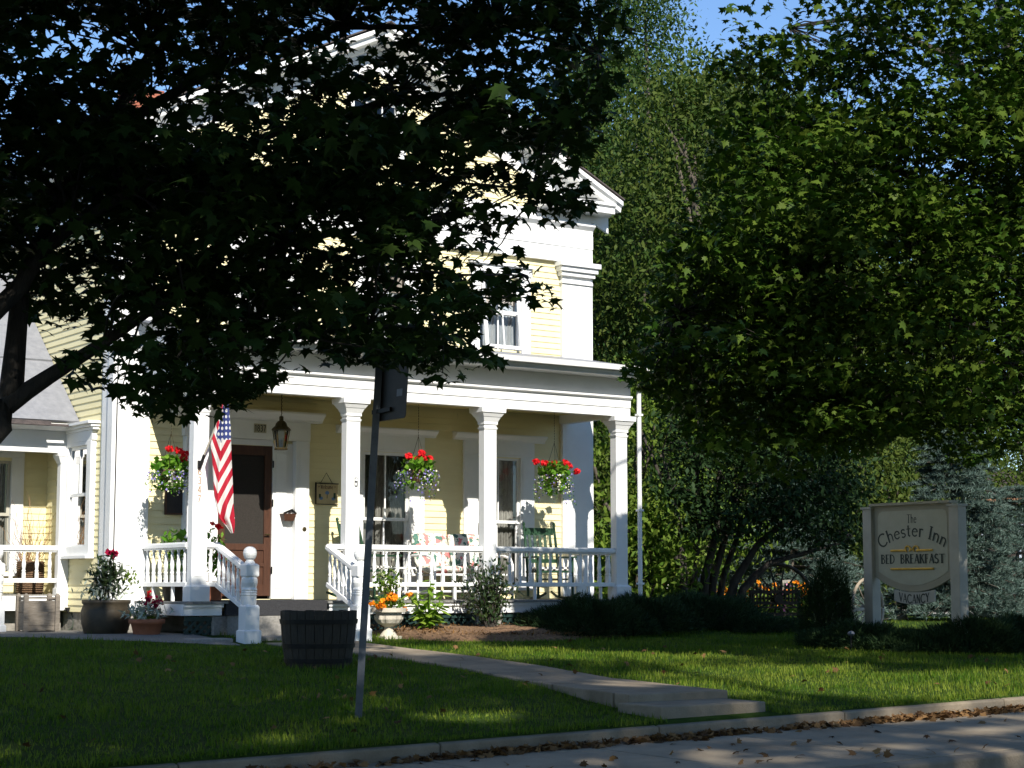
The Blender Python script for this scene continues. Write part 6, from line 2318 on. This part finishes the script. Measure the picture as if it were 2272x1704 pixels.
# wild tangle by the downspout with a few red blooms
tg = np.array([gp(RNG.uniform(1405, 1510), RNG.uniform(31.5, 34.5)) for _ in range(240)])
h2 = RNG.uniform(0.25, 0.8, len(tg))
P = np.concatenate([np.column_stack([tg[:, 0] + RNG.normal(0, 0.06, len(tg)), tg[:, 1] + RNG.normal(0, 0.06, len(tg)), h2 * RNG.random(len(tg))]) for _ in range(14)])
setting(rand_leaves("wild_border", LANCE, P, 0.15, LEAF_C, None, tilt=0.9), "stuff", "tangle of wild green growth at the foot of the shrubs", "undergrowth")
heads2 = np.column_stack([tg[:9, 0], tg[:9, 1], h2[:9] + 0.02])
P = np.repeat(heads2, 10, axis=0) + RNG.normal(0, 0.02, (90, 3))
setting(rand_leaves("red_flowers", ROUND, P, 0.05, REDF, None, tilt=1.0), "stuff", "few red blooms in the wild growth", "flowers")

# neighbour's buildings far behind
c = deep(1990, 1250, 62.0)
t = thing("neighbour_house", "white house painted as in bluish shade, with a grey roof glimpsed past the blue spruce", "house", (c[0], c[1], 0.0), -TH)
m = MB()
m.box(-2.2, 0.85, 0, 7, -0.3, 3.1)
m.build("wall", SHADEDW, t)
m = MB()
m.extrude([(-0.5, 3.05), (3.5, 4.35), (7.5, 3.05), (7.5, 3.2), (3.5, 4.5), (-0.5, 3.2)], lambda p: (-2.6, p[0], p[1]), lambda p: (1.1, p[0], p[1]))
m.build("roof", ROOFB, t)
c = deep(2330, 1250, 58.0)
t = thing("neighbour_house", "dark brick house with a chimney and sunlit eave at the far right edge", "house", (c[0], c[1], 0.55), -TH + 0.35)
m = MB()
m.box(-3.4, 4, 0, 6, -0.9, 2.9)
m.build("wall", BRICKF, t)
m = MB()
m.extrude([(-0.6, 2.85), (3.0, 4.0), (6.6, 2.85), (6.6, 3.0), (3.0, 4.15), (-0.6, 3.0)], lambda p: (-3.8, p[0], p[1]), lambda p: (4.4, p[0], p[1]))
rf = m.build("roof", SHINGLE, t)
m = MB()
m.box(-3.85, 4.4, -0.68, -0.605, 2.82, 2.99)
m.build("eave", COPPER, t)
m = MB()
m.box(-1.9, -1.0, 2.2, 3.0, 3.6, 5.5)
m.box(-1.98, -0.92, 2.12, 3.08, 5.5, 5.62)
m.build("chimney", BRICKF, rf)
m = MB()
for x in (-2.6, -1.2):
    m = MB()
    m.box(x, x + 0.75, -0.05, 0.02, 0.9, 2.2)
    wn = m.build("window", SHADEDW, t)
    MB().box(x + 0.08, x + 0.67, -0.06, -0.052, 0.98, 2.12).build("pane", SIGNB, wn)
m = MB()
a, b = gp(2160, 44), gp(2500, 40)
m.add([(a[0], a[1], 0.05), (b[0], b[1], 0.05), (b[0] + 8, b[1] + 9, 0.06), (a[0] + 7, a[1] + 11, 0.06)], [(0, 1, 2, 3)])
setting(m.build("driveway", DRIVE))

# ------------------------------------------------------------------ grass, fallen leaves
RNG = np.random.default_rng(71)
def in_path(x, y):
    t = np.clip((y + 2.62) / (-10.32 + 2.62), 0, 1)
    ys = [-p[0] for p in PATH_C]
    c_, w_ = np.interp(-y, ys, [p[1] for p in PATH_C]), np.interp(-y, ys, [p[2] for p in PATH_C])
    return (y < -2.4) & (np.abs(x - c_) < w_ / 2 + 0.02) & (y > -10.3) | ((x > 0.56) & (x < 1.82) & (y < -10.15))
def grass(n, x0, x1, y0, y1, hgt, wdt):
    x, y = RNG.uniform(x0, x1, n), RNG.uniform(y0, y1, n)
    k = ~in_path(x, y)
    gp_ = np.array([inside(GRAVEL_POLY, a, b) or inside(MULCH_POLY, a, b) or (b > -1.6 and a < 8) for a, b in zip(x, y)])
    k &= ~gp_
    x, y = x[k], y[k]
    z = np.array([ground_z(a, b) for a, b in zip(x, y)])
    return np.column_stack([x, y, z])
def blades(P, hgt, wdt):
    n = len(P)
    yaw = RNG.random(n) * 6.283
    lean = RNG.normal(0, 0.45, n)
    hh = hgt * (0.5 + 0.9 * RNG.random(n)) * (1 + 0.45 * np.sin(P[:, 0] * 2.3 + 1.3 * np.sin(P[:, 1] * 1.9)) * np.sin(P[:, 1] * 2.9 + 0.7 * P[:, 0]))
    hh = np.where(RNG.random(n) < 0.012, hh * 2.2, hh)
    V = np.zeros((n, 3, 3))
    dx, dy = np.cos(yaw) * wdt / 2, np.sin(yaw) * wdt / 2
    V[:, 0] = P + np.column_stack([-dx, -dy, np.full(n, -0.005)])
    V[:, 1] = P + np.column_stack([dx, dy, np.full(n, -0.005)])
    V[:, 2] = P + np.column_stack([-np.sin(yaw) * lean * hh + RNG.normal(0, 0.008, n), np.cos(yaw) * lean * hh, hh])
    me = bpy.data.meshes.new("grass")
    me.vertices.add(n * 3)
    me.vertices.foreach_set("co", V.reshape(-1).astype(np.float32))
    me.loops.add(n * 3)
    me.loops.foreach_set("vertex_index", np.arange(n * 3, dtype=np.int32))
    me.polygons.add(n)
    me.polygons.foreach_set("loop_start", np.arange(0, n * 3, 3, dtype=np.int32))
    me.materials.append(GRASS)
    me.update(calc_edges=True)
    a = me.attributes.new("rnd", 'FLOAT', 'POINT')
    patchy = 0.45 + 0.28 * np.sin(P[:, 0] * 1.7 + 2 * np.sin(P[:, 1] * 0.9)) * np.sin(P[:, 1] * 2.1 + P[:, 0]) + 0.15 * np.sin(P[:, 0] * 7.1 + 3 * np.sin(P[:, 1] * 4.3))
    a.data.foreach_set("value", np.repeat(np.clip(patchy + RNG.normal(0, 0.25, n), 0, 1), 3).astype(np.float32))
    o = bpy.data.objects.new("grass", me)
    COL.objects.link(o)
    return o
PG = np.concatenate([grass(150000, -7.0, 13.5, -10.86, -1.2, 0, 0), grass(6000, -7, 14, -10.97, -10.84, 0, 0), grass(9000, 8, 30, -3, 9, 0, 0)])
setting(blades(PG, 0.042, 0.012), "stuff", "short green lawn grass", "grass")
def litter(name, P, size, label):
    z = [(a, b, c) for a, b, c in P]
    o = rand_leaves(name, MAPLE, np.array(z), size, LITTER, None, tilt=0.5, droop=0.0)
    return setting(o, "stuff", label, "fallen leaves")
n = 4200
x = RNG.uniform(-4, 9.5, n)
x = x[RNG.random(n) < np.clip(0.45 + 0.4 * np.sin(x * 2.1 + 1) * np.sin(x * 0.8) + 0.06 * x, 0.12, 1)]
n = len(x)
y = -11.03 - np.abs(RNG.normal(0, 0.055 + 0.006 * np.clip(x, 0, 8) + 0.03 * np.sin(x * 3.3) ** 2, n)) - 0.03
z = np.array([kerb_z(a) for a in x]) - 0.115 + RNG.random(n) * 0.05 * np.exp((y + 11.03) * 9) + 0.008
litter("kerb_leaves", np.column_stack([x, y, z]), 0.075, "drift of dry brown leaves along the foot of the kerb")
n = 130
x, y = RNG.uniform(-5, 11, n), RNG.uniform(-10.7, -3.5, n)
z = np.array([ground_z(a, b) for a, b in zip(x, y)]) + 0.04
litter("lawn_leaves", np.column_stack([x, y, z]), 0.07, "scattered dry leaves lying on the lawn")
n = 260
x, y = RNG.uniform(-2, 9, n), RNG.uniform(-13.3, -11.2, n)
z = np.array([kerb_z(a) for a in x]) - 0.12 + 0.012
sel = RNG.random(n) < 0.3
litter("pavement_leaves", np.column_stack([x, y, z])[sel], 0.07, "few dry leaves on the sidewalk")
n = 700
x = RNG.uniform(2.0, 9.5, n)
y = -13.56 - np.abs(RNG.normal(0, 0.06, n))
z = np.array([kerb_z(a) for a in x]) - 0.285 + RNG.random(n) * 0.03
litter("gutter_leaves", np.column_stack([x, y, z]), 0.075, "dry leaves in the street gutter")
n = 2600
x, y = RNG.uniform(2.8, 9.5, n), RNG.uniform(-3.1, -1.3, n)
k = np.array([inside(MULCH_POLY, a, b) for a, b in zip(x, y)])
x, y = x[k], y[k]
z = np.array([ground_z(a, b) for a, b in zip(x, y)]) + 0.10
o = rand_leaves("bark_chips", LANCE, np.column_stack([x, y, z]), 0.07, LITTER, None, tilt=0.4)
setting(o, "stuff", "bark chips on the mulch bed", "bark chips")
